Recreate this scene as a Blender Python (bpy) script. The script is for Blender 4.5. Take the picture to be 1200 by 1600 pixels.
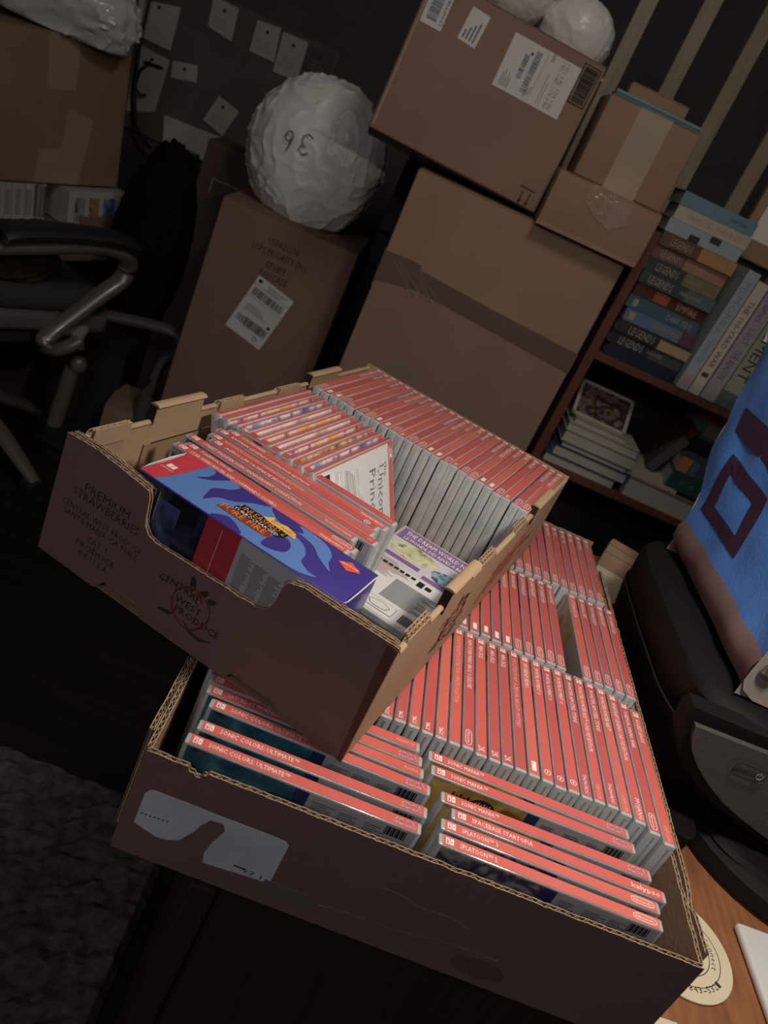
import bpy, bmesh, math, random
from mathutils import Vector, Matrix, noise
for _o in list(bpy.data.objects): bpy.data.objects.remove(_o)
SC = bpy.context.scene
COL = SC.collection
# ---------------------------------------------------------------- frame: millimetres, desk-corner frame; world z = (z+858)/1000
ZF = -858.0          # floor
ZD = -103.0          # desk top
def W(p): return Vector((p[0]/1000, p[1]/1000, (p[2]-ZF)/1000))
# ---------------------------------------------------------------- camera
cd = bpy.data.cameras.new('camera'); cam = bpy.data.objects.new('camera', cd); COL.objects.link(cam); SC.camera = cam
RC = Matrix(((0.9170757, 0.1010050, 0.3857072), (-0.3910921, 0.4161154, 0.8209110), (-0.0775826, -0.9036846, 0.4211116)))
cam.matrix_world = Matrix.Translation(W((-163.677, -418.266, 404.093))) @ RC.transposed().to_4x4()
cd.sensor_fit = 'HORIZONTAL'; cd.sensor_width = 36; cd.lens = 1308.42*36/1200; cd.clip_start = .02
cd.dof.use_dof = True; cd.dof.focus_distance = .72; cd.dof.aperture_fstop = 15
# ---------------------------------------------------------------- world, lamps, exposure
wd = bpy.data.worlds.new('world'); SC.world = wd; wd.use_nodes = True
bg = wd.node_tree.nodes['Background']; bg.inputs[0].default_value = (.92, .86, .95, 1); bg.inputs[1].default_value = .022
def area(name, loc, target, size, power, col):
    l = bpy.data.lights.new(name, 'AREA'); l.shape = 'DISK'; l.size = size; l.energy = power; l.color = col
    o = bpy.data.objects.new(name, l); COL.objects.link(o); o.location = W(loc)
    d = W(target)-W(loc); o.rotation_euler = d.to_track_quat('-Z', 'Y').to_euler()
area('desk_lamp_light', (150, 25, 610), (130, 30, 0), .10, 3.9, (1, .90, .80))
area('ceiling_light', (60, 300, 1500), (0, 1000, -200), .35, 4.0, (1, .90, .80))
area('fill_light_behind', (-700, -1250, 1150), (0, 600, 0), .9, 4.8, (.98, .88, .97))  # added soft fill from behind the camera, lifts the unlit front faces
vs = SC.view_settings; vs.view_transform = 'Standard'; vs.look = 'None'; vs.exposure = 0.0; vs.gamma = 1; vs.use_curve_mapping = False
# ---------------------------------------------------------------- materials
MATS = {}
def mat(name, col, rough=.6, spec=.4, metal=0, coat=0, coatr=.08, bump=0, bscale=300, var=0, vscale=30, col2=None, sss=0, stretch=None):
    if name in MATS: return MATS[name]
    m = bpy.data.materials.new(name); m.use_nodes = True; nt = m.node_tree; b = nt.nodes['Principled BSDF']
    b.inputs['Base Color'].default_value = (*col, 1); b.inputs['Roughness'].default_value = rough
    b.inputs['Specular IOR Level'].default_value = spec; b.inputs['Metallic'].default_value = metal
    b.inputs['Coat Weight'].default_value = coat; b.inputs['Coat Roughness'].default_value = coatr
    if var or bump:
        tc = nt.nodes.new('ShaderNodeTexCoord'); mp = nt.nodes.new('ShaderNodeMapping')
        nt.links.new(tc.outputs['Object'], mp.inputs[0])
        if stretch: mp.inputs['Scale'].default_value = stretch
    if var:
        n = nt.nodes.new('ShaderNodeTexNoise'); n.inputs['Scale'].default_value = vscale; n.inputs['Detail'].default_value = 6
        nt.links.new(mp.outputs[0], n.inputs['Vector'])
        r = nt.nodes.new('ShaderNodeValToRGB'); c2 = col2 or tuple(c*(1-var) for c in col)
        r.color_ramp.elements[0].position = .32; r.color_ramp.elements[1].position = .68
        r.color_ramp.elements[0].color = (*c2, 1); r.color_ramp.elements[1].color = (*col, 1)
        nt.links.new(n.outputs[0], r.inputs[0]); nt.links.new(r.outputs[0], b.inputs['Base Color'])
    if bump:
        n2 = nt.nodes.new('ShaderNodeTexNoise'); n2.inputs['Scale'].default_value = bscale; n2.inputs['Detail'].default_value = 4
        nt.links.new(mp.outputs[0], n2.inputs['Vector'])
        bp = nt.nodes.new('ShaderNodeBump'); bp.inputs['Strength'].default_value = bump; bp.inputs['Distance'].default_value = .002
        nt.links.new(n2.outputs[0], bp.inputs['Height']); nt.links.new(bp.outputs[0], b.inputs['Normal'])
    MATS[name] = m; return m
def art(name, cols, scale=45, rough=.3, coat=.6, kind='noise', stretch=None):
    if name in MATS: return MATS[name]
    m = bpy.data.materials.new(name); m.use_nodes = True; nt = m.node_tree; b = nt.nodes['Principled BSDF']
    b.inputs['Roughness'].default_value = rough; b.inputs['Coat Weight'].default_value = coat; b.inputs['Coat Roughness'].default_value = .1
    tc = nt.nodes.new('ShaderNodeTexCoord'); mp = nt.nodes.new('ShaderNodeMapping'); nt.links.new(tc.outputs['Object'], mp.inputs[0])
    mp.inputs['Location'].default_value = (len(name)*.37, sum(map(ord, name))*.013, .3)
    if stretch: mp.inputs['Scale'].default_value = stretch
    if kind == 'wave':
        n = nt.nodes.new('ShaderNodeTexWave'); n.wave_type = 'RINGS'; n.inputs['Distortion'].default_value = 6; n.inputs['Detail'].default_value = 2
    else:
        n = nt.nodes.new('ShaderNodeTexNoise'); n.inputs['Detail'].default_value = 3
    n.inputs['Scale'].default_value = scale
    nt.links.new(mp.outputs[0], n.inputs['Vector'])
    r = nt.nodes.new('ShaderNodeValToRGB'); cr = r.color_ramp; cr.interpolation = 'EASE'
    k = len(cols)
    while len(cr.elements) < k: cr.elements.new(.5)
    for i, c in enumerate(cols):
        cr.elements[i].position = (.3+.4*i/(k-1)) if kind == 'noise' else i/(k-1); cr.elements[i].color = (*c, 1)
    nt.links.new(n.outputs[0], r.inputs[0]); nt.links.new(r.outputs[0], b.inputs['Base Color'])
    MATS[name] = m; return m
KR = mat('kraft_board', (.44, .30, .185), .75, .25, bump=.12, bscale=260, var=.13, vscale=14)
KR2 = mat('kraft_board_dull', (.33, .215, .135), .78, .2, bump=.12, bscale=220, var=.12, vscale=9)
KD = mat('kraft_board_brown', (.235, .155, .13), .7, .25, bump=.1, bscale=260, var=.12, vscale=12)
KE = mat('kraft_cut_edge', (.56, .40, .25), .85, .15, var=.35, vscale=150)
INK = mat('black_print_ink', (.035, .028, .03), .6, .2)
INKB = mat('brown_print_ink', (.07, .035, .03), .65, .2)
INKR = mat('red_print_ink', (.22, .05, .04), .65, .2)
INKG = mat('dark_green_print_ink', (.045, .05, .04), .65, .2)
RED = [mat('red_spine_paper_%d' % i, c, .35, .5, coat=.75, coatr=.16) for i, c in enumerate([(.62, .130, .108), (.55, .105, .095), (.64, .150, .118), (.50, .108, .102)])]
REDF = mat('red_cover_paper', (.60, .12, .10), .4, .5, coat=.5, coatr=.1)
SHELL = mat('clear_grey_plastic', (.50, .515, .515), .16, .6, coat=.6, coatr=.08, var=.25, vscale=40)
SHELLD = mat('dark_grey_plastic', (.16, .165, .17), .25, .6, coat=.5)
WHT = mat('white_print', (.82, .76, .73), .5, .3, coat=.4)
PINK = mat('pale_foil_print', (.80, .42, .36), .5, .3, coat=.4)
PAPER = mat('white_paper', (.66, .65, .62), .6, .3)
GREYP = mat('grey_back_cover_paper', (.55, .56, .58), .4, .4, coat=.6, coatr=.12)
GREYI = mat('grey_small_print', (.16, .16, .18), .6, .2)
NAVY = mat('navy_print', (.03, .045, .16), .4, .4, coat=.4)
BLUEL = mat('sega_blue_print', (.05, .09, .30), .4, .4, coat=.4)
BLK = mat('black_print', (.012, .012, .014), .4, .4, coat=.3)
ARTS = [
    art('teal_cover_art', [(.01, .02, .04), (.03, .14, .20), (.10, .30, .30), (.12, .22, .06)], 38),
    art('yellow_cover_art', [(.45, .25, .06), (.62, .47, .14), (.66, .50, .16), (.35, .12, .05)], 22, kind='wave'),
    art('ink_cover_art', [(.45, .45, .42), (.06, .05, .12), (.42, .40, .38), (.10, .03, .10)], 55),
    art('blue_cover_art', [(.02, .05, .25), (.10, .35, .65), (.7, .75, .8), (.03, .03, .15)], 42),
    art('warm_cover_art', [(.5, .10, .04), (.70, .45, .15), (.75, .7, .6), (.15, .05, .08)], 48),
    art('pale_cover_art', [(.70, .68, .66), (.55, .52, .55), (.78, .76, .74), (.25, .22, .30)], 26),
    art('jungle_cover_art', [(.03, .03, .03), (.25, .22, .12), (.6, .55, .35), (.10, .20, .25)], 60),
    art('violet_cover_art', [(.12, .05, .30), (.70, .55, .15), (.7, .68, .7), (.25, .10, .25)], 46),
]
# ---------------------------------------------------------------- geometry collector (millimetres in, metres out)
_TX = {}
def text2d(s, res=1):
    if s in _TX: return _TX[s]
    cu = bpy.data.curves.new('t', 'FONT'); cu.body = s; cu.resolution_u = res; cu.size = 1; cu.fill_mode = 'FRONT'
    o = bpy.data.objects.new('t', cu); COL.objects.link(o); dg = bpy.context.evaluated_depsgraph_get()
    me = bpy.data.meshes.new_from_object(o.evaluated_get(dg))
    vs_ = [(v.co.x, v.co.y) for v in me.vertices]; fs = [tuple(p.vertices) for p in me.polygons]
    bpy.data.objects.remove(o); bpy.data.curves.remove(cu); bpy.data.meshes.remove(me)
    xs = [v[0] for v in vs_] or [0, 1]; ys = [v[1] for v in vs_] or [0, 1]
    _TX[s] = (vs_, fs, min(xs), max(xs), min(ys), max(ys)); return _TX[s]
class G:
    def __init__(s): s.v = []; s.f = []; s.m = []; s.mats = []
    def mi(s, m):
        if m not in s.mats: s.mats.append(m)
        return s.mats.index(m)
    def add(s, vs_, fs, m, M=None):
        n = len(s.v); k = s.mi(m)
        s.v += [tuple(M @ Vector(v)) if M else tuple(v) for v in vs_]
        for f in fs: s.f.append(tuple(i+n for i in f)); s.m.append(k)
    def quad(s, a, b, c, d, m, M=None): s.add([a, b, c, d], [(0, 1, 2, 3)], m, M)
    def box(s, x0, x1, y0, y1, z0, z1, m, bev=0, M=None, seg=2):
        if bev <= 0:
            vs_ = [(x, y, z) for x in (x0, x1) for y in (y0, y1) for z in (z0, z1)]
            s.add(vs_, [(0, 1, 3, 2), (4, 6, 7, 5), (0, 4, 5, 1), (2, 3, 7, 6), (0, 2, 6, 4), (1, 5, 7, 3)], m, M); return
        bm = bmesh.new(); bmesh.ops.create_cube(bm, size=1)
        for v in bm.verts: v.co = ((x0+x1)/2+v.co.x*(x1-x0), (y0+y1)/2+v.co.y*(y1-y0), (z0+z1)/2+v.co.z*(z1-z0))
        bmesh.ops.bevel(bm, geom=bm.edges[:], offset=bev, segments=seg, profile=.5, affect='EDGES')
        bm.verts.index_update(); s.add([v.co[:] for v in bm.verts], [[v.index for v in f.verts] for f in bm.faces], m, M); bm.free()
    def prism(s, poly, h0, h1, m, fn=None, M=None):
        # poly 2D, extruded between h0 and h1; fn(a,b,h)->xyz
        fn = fn or (lambda a, b, h: (a, b, h)); n = len(poly)
        vs_ = [fn(a, b, h0) for a, b in poly]+[fn(a, b, h1) for a, b in poly]
        s.add(vs_, [tuple(range(n))[::-1], tuple(range(n, 2*n))]+[(i, (i+1) % n, n+(i+1) % n, n+i) for i in range(n)], m, M)
    def poly(s, pts, m, M=None): s.add(pts, [tuple(range(len(pts)))], m, M)
    def tube(s, pts, r, m, n=8, M=None, flat=1.0, close=False):
        pts = [Vector(p) for p in pts]; K = len(pts); vs_ = []; up = Vector((0, 0, 1))
        rr = r if isinstance(r, (list, tuple)) else [r]*K
        for i, p in enumerate(pts):
            t = (pts[min(i+1, K-1)]-pts[max(i-1, 0)]).normalized()
            a = t.cross(up)
            if a.length < .05: a = t.cross(Vector((0, 1, 0)))
            a.normalize(); b = t.cross(a).normalized()
            for k in range(n):
                c = 2*math.pi*k/n; vs_.append(p+(a*math.cos(c)*rr[i]*flat+b*math.sin(c)*rr[i]))
        fs = [(i*n+k, i*n+(k+1) % n, (i+1)*n+(k+1) % n, (i+1)*n+k) for i in range(K-1) for k in range(n)]
        fs += [tuple(range(n))[::-1], tuple(range((K-1)*n, K*n))]
        s.add(vs_, fs, m, M)
    def lathe(s, prof, m, n=32, M=None):
        vs_ = []; K = len(prof)
        for r, z in prof: vs_ += [(r*math.cos(2*math.pi*k/n), r*math.sin(2*math.pi*k/n), z) for k in range(n)]
        fs = [(i*n+k, i*n+(k+1) % n, (i+1)*n+(k+1) % n, (i+1)*n+k) for i in range(K-1) for k in range(n)]
        fs += [tuple(range(n))[::-1], tuple(range((K-1)*n, K*n))]
        s.add(vs_, fs, m, M)
    def text(s, st, o, xd, yd, m, w=None, h=None, al='l', M=None, bend=None):
        vs_, fs, x0, x1, y0, y1 = text2d(st)
        sx = (w/(x1-x0)) if w else (h/.7*.9); sy = (h/.7) if h else sx*1.0
        wd_ = (x1-x0)*sx; off = {'l': 0, 'c': -wd_/2, 'r': -wd_}[al]
        o = Vector(o); xd = Vector(xd); yd = Vector(yd); out = []
        for a, b in vs_:
            X = (a-x0)*sx+off; Y = b*sy
            if bend: Y += bend*(1-(2*(X-off)/wd_-1)**2)
            out.append(tuple(o+xd*X+yd*Y))
        s.add(out, fs, m, M)
    def build(s, name, parent=None, smooth=False, loc=None):
        me = bpy.data.meshes.new(name); me.from_pydata([(x/1000, y/1000, z/1000) for x, y, z in s.v], [], s.f)
        for m in s.mats: me.materials.append(m)
        me.polygons.foreach_set('material_index', s.m)
        if smooth:
            me.polygons.foreach_set('use_smooth', [True]*len(me.polygons)); me.update()
            try: me.set_sharp_from_angle(angle=math.radians(38))
            except Exception: pass
        me.update(); o = bpy.data.objects.new(name, me); COL.objects.link(o)
        if parent: o.parent = parent
        return o
def corr(g, u0, u1, top, bot, t, M, m=None, edge=None, per=7.0):
    m = m or KR; edge = edge or KE; du = 1.6; n = max(2, int((u1-u0)/du)); us = [u0+(u1-u0)*i/n for i in range(n+1)]
    def strip(vf, th, zt, zb, mm):
        vs_ = []; 
        for u in us:
            v = vf(u); vs_ += [(u, v, bot(u)+zb), (u, v, top(u)-zt), (u, v+th, top(u)-zt), (u, v+th, bot(u)+zb)]
        fs = []; 
        for i in range(n):
            a = 4*i; b = a+4
            fs += [(a, b, b+1, a+1), (a+2, b+2, b+3, a+3), (a+3, b+3, b, a)]
        g.add(vs_, fs+[(0, 1, 2, 3), (4*n+3, 4*n+2, 4*n+1, 4*n)], mm, M)
        g.add(vs_, [(4*i+1, 4*i+5, 4*i+6, 4*i+2) for i in range(n)], edge, M)
    strip(lambda u: 0, .55, 0, 0, m); strip(lambda u: t-.55, .55, .3, 0, m)
    strip(lambda u: t/2-.15+(t/2-.75)*math.sin(2*math.pi*u/per), .3, .7, .5, edge)
def jag(seed, amp):
    return lambda u: amp*(noise.noise(Vector((u*.09, seed, 0)))+.6*noise.noise(Vector((u*.31, seed+9, 0))))
def lin(tab):
    def f(u):
        if u <= tab[0][0]: return tab[0][1]
        for (a, A), (b, B) in zip(tab, tab[1:]):
            if u <= b: return A+(B-A)*(u-a)/max(b-a, 1e-6)
        return tab[-1][1]
    return f
# ---------------------------------------------------------------- things
def tag(o, label, cat, group=None, kind=None):
    o['label'] = label; o['category'] = cat
    if group: o['group'] = group
    if kind: o['kind'] = kind
    return o
def thing(name, label, cat, loc=(0, 0, 0), rot=None, group=None, world=None):
    o = bpy.data.objects.new(name, None); COL.objects.link(o); o.empty_display_size = .02
    M = world if world is not None else (Matrix.Translation(W(loc)) @ (rot.to_4x4() if rot else Matrix.Identity(4)))
    o.matrix_world = M; return tag(o, label, cat, group)
def struct(o): o['kind'] = 'structure'; return o
def RZ(d): return Matrix.Rotation(math.radians(d), 3, 'Z')
def RX(d): return Matrix.Rotation(math.radians(d), 3, 'X')
def RY(d): return Matrix.Rotation(math.radians(d), 3, 'Y')
ORD = 'first second third fourth fifth sixth seventh eighth ninth tenth eleventh twelfth thirteenth fourteenth fifteenth sixteenth seventeenth eighteenth nineteenth twentieth'.split()
ORD += ['twenty-'+o for o in ORD[:9]]+['thirtieth']
X_, Y_, Z_ = (1, 0, 0), (0, 1, 0), (0, 0, 1)
exec_order = None
# ================================================================= SETTING
def setting():
    g = G(); g.box(-3200, 2600, -1500, 2540, ZF-40, ZF, mat('dark_floor_boards', (.022, .017, .017), .6, .3, var=.4, vscale=3, stretch=(1, 12, 1)))
    for v in range(len(g.v)): x, y, z = g.v[v]; g.v[v] = (x, y, z-ZF)
    struct(g.build('floor'))
    wallm = mat('dark_wall_panel', (.105, .088, .085), .75, .3, bump=.15, bscale=60, var=.25, vscale=5)
    g = G(); g.box(-3200, 2600, 2500, 2540, 0, 2500, wallm); struct(g.build('wall_back'))
    g = G(); g.box(-3240, -3200, -1500, 2540, 0, 2500, wallm); struct(g.build('wall_left'))
    g = G(); g.box(2600, 2640, -1500, 2540, 0, 2500, wallm); struct(g.build('wall_right'))
    g = G(); g.box(-3240, 2640, -1540, -1500, 0, 2500, wallm); struct(g.build('wall_front'))
    g = G(); g.box(-3240, 2640, -1540, 2540, 2500, 2540, mat('ceiling_paint', (.3, .28, .27), .8)); struct(g.build('ceiling'))
    pine = mat('pale_pine_batten', (.80, .66, .46), .36, .5, var=.25, vscale=6, stretch=(8, 8, 1))
    # vertical battens on the panelled wall (x at y=2100)
    for k, (x, wd_) in enumerate([(-32, 49), (128, 49), (297, 50), (465, 50), (652, 50), (831, 50), (1011, 50)]):
        g = G(); g.box(x, x+wd_, 2480, 2499.5, 0, 2498, pine, 2)
        struct(g.build('trim_%d' % (k+1)))
    # rug
    rug = mat('charcoal_rug_pile', (.19, .16, .175), .95, .1, bump=.9, bscale=130, var=.55, vscale=55)
    g = G(); x0, x1, y0, y1, n = -1700, -164, -900, 702, 120
    vs_ = []; rnd = random.Random(3)
    for j in range(n+1):
        for i in range(n+1):
            x = x0+(x1-x0)*i/n; y = y0+(y1-y0)*j/n
            e = 9*noise.noise(Vector((x*.03, y*.03, 0)))+rnd.uniform(0, 8)
            if j == n: y += rnd.uniform(-8, 8)
            vs_.append((x, y, ZF+(3 if i in (0, n) or j in (0, n) else 22)+e))
    g.add(vs_, [(j*(n+1)+i, j*(n+1)+i+1, (j+1)*(n+1)+i+1, (j+1)*(n+1)+i) for j in range(n) for i in range(n)], rug)
    g.v = [(a, b, c-ZF) for a, b, c in g.v]
    o = g.build('shag_rug'); tag(o, 'dark charcoal shaggy rug on the floor left of the desk', 'rug')
setting()
# ================================================================= DESK
def desk():
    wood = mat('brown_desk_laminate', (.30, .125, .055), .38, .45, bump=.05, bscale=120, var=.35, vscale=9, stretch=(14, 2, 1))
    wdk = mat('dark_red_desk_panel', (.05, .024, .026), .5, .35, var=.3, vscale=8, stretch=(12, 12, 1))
    t = thing('desk', 'brown wood desk with dark red-brown front panel under the produce boxes', 'desk', (0, 0, ZF))
    g = G(); g.box(-134, 1000, 9, 840, 733, 755, wood, 2); g.build('desk_top', t)
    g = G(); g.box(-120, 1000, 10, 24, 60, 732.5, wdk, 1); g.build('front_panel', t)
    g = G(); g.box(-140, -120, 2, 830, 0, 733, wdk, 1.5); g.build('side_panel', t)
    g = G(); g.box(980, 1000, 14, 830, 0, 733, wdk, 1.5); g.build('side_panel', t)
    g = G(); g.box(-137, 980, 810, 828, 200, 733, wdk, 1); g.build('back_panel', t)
desk()
# ================================================================= LOWER TRAY
TD = Matrix.Translation((0, 0, 103))
def lower_box():
    t = thing('produce_box', 'low brown open cardboard tray on the desk with torn label, full of red-spined cases', 'box', (0, 0, ZD))
    F = TD
    fr = Matrix(((1, 0, 0, 0), (0, 1, 0, -10), (0, 0, 1, 0), (0, 0, 0, 1)))
    top = -8; bt = lambda u: -102.6
    j1 = jag(1, 1.0)
    ftop = lambda u: top+j1(u)-(3.5 if -172 < u < -163 else 0)-(2.5 if -168 < u < -160 else 0)
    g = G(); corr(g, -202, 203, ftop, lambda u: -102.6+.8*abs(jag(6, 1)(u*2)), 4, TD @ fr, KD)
    sl = [(48, -84), (53, -78), (65, -76), (82, -77), (88, -81), (90, -86), (88, -91), (80, -92), (75, -96), (60, -94), (50, -90)]
    g.build('front_wall', t)
    g = G(); g.prism(sl, -10.6, -9.9, mat('tray_slot_dark', (.14, .09, .075), .9), lambda a, b, h: (a, h, b), TD)
    g.build('hand_slot', t)
    sx = lambda X: Matrix(((0, 1, 0, X), (1, 0, 0, 0), (0, 0, 1, 0), (0, 0, 0, 1)))
    for nm, X, a, b, s, tp in (('right_wall', 200, -6, 636, 2, -8), ('right_outer_wall', 206.5, 4, 560, 3, -7), ('left_wall', -203, -6, 636, 4, -8), ('left_outer_wall', -207.4, 10, 420, 5, -9)):
        j = jag(s, 1.1); g = G()
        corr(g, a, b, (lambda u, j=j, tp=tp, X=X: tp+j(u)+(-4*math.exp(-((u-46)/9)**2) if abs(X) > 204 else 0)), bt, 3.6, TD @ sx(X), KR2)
        g.build(nm, t)
    bk = Matrix(((1, 0, 0, 0), (0, 1, 0, 632), (0, 0, 1, 0), (0, 0, 0, 1)))
    j = jag(8, 1); g = G(); corr(g, -202, 206, lambda u: -4+j(u), bt, 4, TD @ bk, KR2); g.build('back_wall', t)
    g = G(); g.box(-202, 204, -9, 634, -103, -101.5, KR2, M=TD); g.build('base_panel', t)
    lab = [(-193, -44), (-191, -40), (-188, -38.5), (-169, -38), (-141, -38.5), (-107, -38), (-94, -38.5), (-91, -41), (-91, -81), (-108, -82), (-139, -85), (-141, -76), (-139, -64), (-134, -50), (-137, -44), (-146, -45), (-150, -52), (-153, -60), (-160, -73), (-168, -77), (-175, -78), (-188, -74), (-193, -72)]
    g = G(); g.prism(lab, -10.4, -10.1, mat('torn_grey_label', (.74, .77, .80), .7, .3, var=.18, vscale=30), lambda a, b, h: (a, h, b), TD)
    for k in range(7): g.box(-191+k*3, -189.6+k*3, -10.6, -10.4, -62.2+.2*k, -61.2+.2*k, BLK, M=TD)
    g.text('97 1', (-112, -10.6, -80), (1, 0, .0), (0, 0, 1), BLK, w=14, h=4, M=TD); g.box(-119, -110, -10.6, -10.4, -77, -75.8, BLK, M=TD)
    g.build('paper_label', t)
    g = G(); g.prism([(-95, -78), (-60, -79), (-46, -91), (-70, -96), (-97, -93)], -10.5, -10.2, mat('scuffed_clear_tape', (.20, .16, .15), .15, .6, coat=1), lambda a, b, h: (a, h, b), TD)
    for a, b in (((-55, -84), (80, -70)), ((-20, -46), (50, -52))):
        g.tube([(a[0]+(b[0]-a[0])*k/12, -10.15, a[1]+(b[1]-a[1])*k/12+1.5*math.sin(k*.9)) for k in range(13)], .25, KD, 5, TD)
    g.build('packing_tape', t)
lower_box()
# ================================================================= GAME CASES
TH = 10.2; LN = 170.0; HT = 100.5
_CM = {}
def case_meshes(title, pub, red, arti, th=TH, detail=2, dark=False, ht=HT):
    key = (title, pub, red, arti, th, detail, dark, ht)
    if key in _CM: return _CM[key]
    out = []
    sh = SHELLD if dark else SHELL
    g = G(); g.box(0, LN, 0, th, -ht, 0, sh, 1.5)
    # moulded lips at both short ends and the opening seam
    for x in (0, LN): g.box(x-.25, x+.25, th*.42, th*.58, -ht+4, -3, sh)
    g.box(.6, LN-.6, -.15, .9, -ht+.6, -ht+3, sh)
    out.append(g.build('case_shell', smooth=True))
    g = G(); rm = RED[red]; A = ARTS[arti]
    g.box(3, LN-3, .75, th-.75, -.2, .10, rm)                                   # spine strip
    # cover sheet on the far (front cover) and near (back cover) faces
    g.quad((3, th+.06, -ht+3), (LN-3, th+.06, -ht+3), (LN-3, th+.06, -1.6), (3, th+.06, -1.6), REDF)
    g.quad((13, th+.10, -ht+3), (LN-3, th+.10, -ht+3), (LN-3, th+.10, -3.2), (13, th+.10, -3.2), A)
    g.quad((3, -.06, -ht+3), (3, -.06, -1.6), (88, -.06, -1.6), (88, -.06, -ht+3), A)
    g.quad((88, -.06, -ht+3), (88, -.06, -1.6), (LN-3, -.06, -1.6), (LN-3, -.06, -ht+3), GREYP)
    if detail > 1:
        g.quad((80, -.10, -ht+3), (80, -.10, -1.6), (90, -.10, -1.6), (90, -.10, -ht+3), NAVY)
        rnd = random.Random(hash((title, 5)) % 1000)
        for c in range(3):
            for k in range(16):
                l = rnd.uniform(10, 20)
                g.quad((94+c*19, -.12, -8-k*1.9), (94+c*19, -.12, -7.2-k*1.9), (94+c*19+l*.85, -.12, -7.2-k*1.9), (94+c*19+l*.85, -.12, -8-k*1.9), GREYI)
        for k in range(14): g.quad((146+k*1.1, -.14, -11), (146+k*1.1, -.14, -3), (146.6+k*1.1+.25*(k % 3), -.14, -3), (146.6+k*1.1+.25*(k % 3), -.14, -11), BLK)
    out.append(g.build('cover_insert'))
    g = G(); z = .16; m_ = th/2
    if detail > 0:
        # console mark: outlined rounded square of two halves
        for a, b in ((5.2, 8.0), (8.6, 11.2)):
            g.box(a, b, m_-2.7, m_+2.7, z-.02, z, WHT)
        g.box(5.9, 7.3, m_-2.0, m_+2.0, z, z+.02, rm); g.box(6.1, 7.1, m_+.4, m_+1.5, z+.02, z+.04, WHT); g.box(9.3, 10.3, m_-.9, m_+.3, z, z+.02, rm)
        if title: g.text(title, (16, m_-2.0, z), X_, Y_, WHT if pub != 'dim' else PINK, w=min(len(title)*2.5, 100), h=4.0)
        if pub == 'SEGA':
            g.text('SEGA', (LN-19.5, m_-2.3, z), X_, Y_, WHT, w=14.6, h=4.6); g.text('SEGA', (LN-19.2, m_-1.9, z+.02), X_, Y_, BLUEL, w=14, h=3.8)
        elif pub == 'Nintendo':
            n = 20
            def oval(rx, ry, zz, mm):
                pts = [(LN-14+math.copysign(max(abs(math.cos(a))**.5, 0)*rx, math.cos(a)), m_+math.copysign(abs(math.sin(a))**.8*ry, math.sin(a)), zz) for a in [2*math.pi*k/n for k in range(n)]]
                g.poly(pts, mm)
            oval(9.2, 2.9, z, WHT); oval(8.7, 2.4, z+.02, rm); g.text('Nintendo', (LN-14, m_-1.2, z+.04), X_, Y_, WHT, w=14, h=2.5, al='c')
        elif pub == 'kalypso': g.text('kalypso', (LN-5, m_-2, z), X_, Y_, WHT, w=23, h=4.2, al='r')
        elif pub == '2K': g.text('2K', (LN-12, m_-2.8, z), X_, Y_, WHT, w=6.5, h=5.6)
        elif pub == 'ring':
            g.poly([(LN-12+3*math.cos(2*math.pi*k/18), m_+3*math.sin(2*math.pi*k/18), z) for k in range(18)], WHT)
            g.poly([(LN-12+2.4*math.cos(2*math.pi*k/18), m_+2.4*math.sin(2*math.pi*k/18), z+.02) for k in range(18)], rm)
            g.box(LN-13.4, LN-10.6, m_-.5, m_+.5, z+.02, z+.04, WHT)
        elif pub == 'CAPCOM': g.text('CAPCOM', (LN-5, m_-1.6, z), X_, Y_, PINK, w=17, h=3.2, al='r')
        elif pub == 'THQNORDIC': g.text('THQNORDIC', (LN-5, m_-1.5, z), X_, Y_, WHT, w=23, h=3.2, al='r')
        elif pub == 'MOJANG': g.text('MOJANG', (LN-5, m_-1.0, z), X_, Y_, WHT, w=23, h=4.0, al='r'); g.text('STUDIOS', (LN-8, m_-2.9, z), X_, Y_, PINK, w=10, h=1.3, al='r')
        elif pub == 'jester':
            for k in range(5): g.poly([(LN-13+k*1.6, m_-2, z), (LN-11.6+k*1.6, m_-2, z), (LN-13.2+k*2.0, m_+2.2-.5*(k % 2), z)], WHT)
            g.text('WB', (LN-14, m_-1.4, z), X_, Y_, WHT, w=9, h=2.5)
        elif pub == 'bar': g.box(LN-18, LN-7, m_-2, m_+2, z-.02, z, WHT)
        elif pub and pub != 'dim': g.text(pub, (LN-5, m_-1.3, z), X_, Y_, WHT if len(pub) > 7 else PINK, w=min(2.1*len(pub), 26), h=2.7, al='r')
        out.append(g.build('spine_lettering'))
    for o in out: COL.objects.unlink(o)
    _CM[key] = out; return out
NCASE = 0
def case(M, label, group, title='', pub='', red=0, arti=0, th=TH, detail=1, dark=False, ht=HT):
    """M: world matrix of the case's spine corner frame"""
    global NCASE; NCASE += 1
    t = thing('game_case', label, 'game case', group=group, world=M)
    last = t
    for o in case_meshes(title, pub, red, arti, th, detail, dark, ht):
        c = o.copy(); c.parent = last if o.name.startswith('spine_lettering') else t; COL.objects.link(c); last = c
    return t
def LW(x, y, z, yaw, tilt=0):
    return Matrix.Translation(W((x, y, z))) @ Matrix.Rotation(math.radians(yaw), 4, 'Z') @ Matrix.Rotation(math.radians(tilt), 4, 'X')
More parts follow.
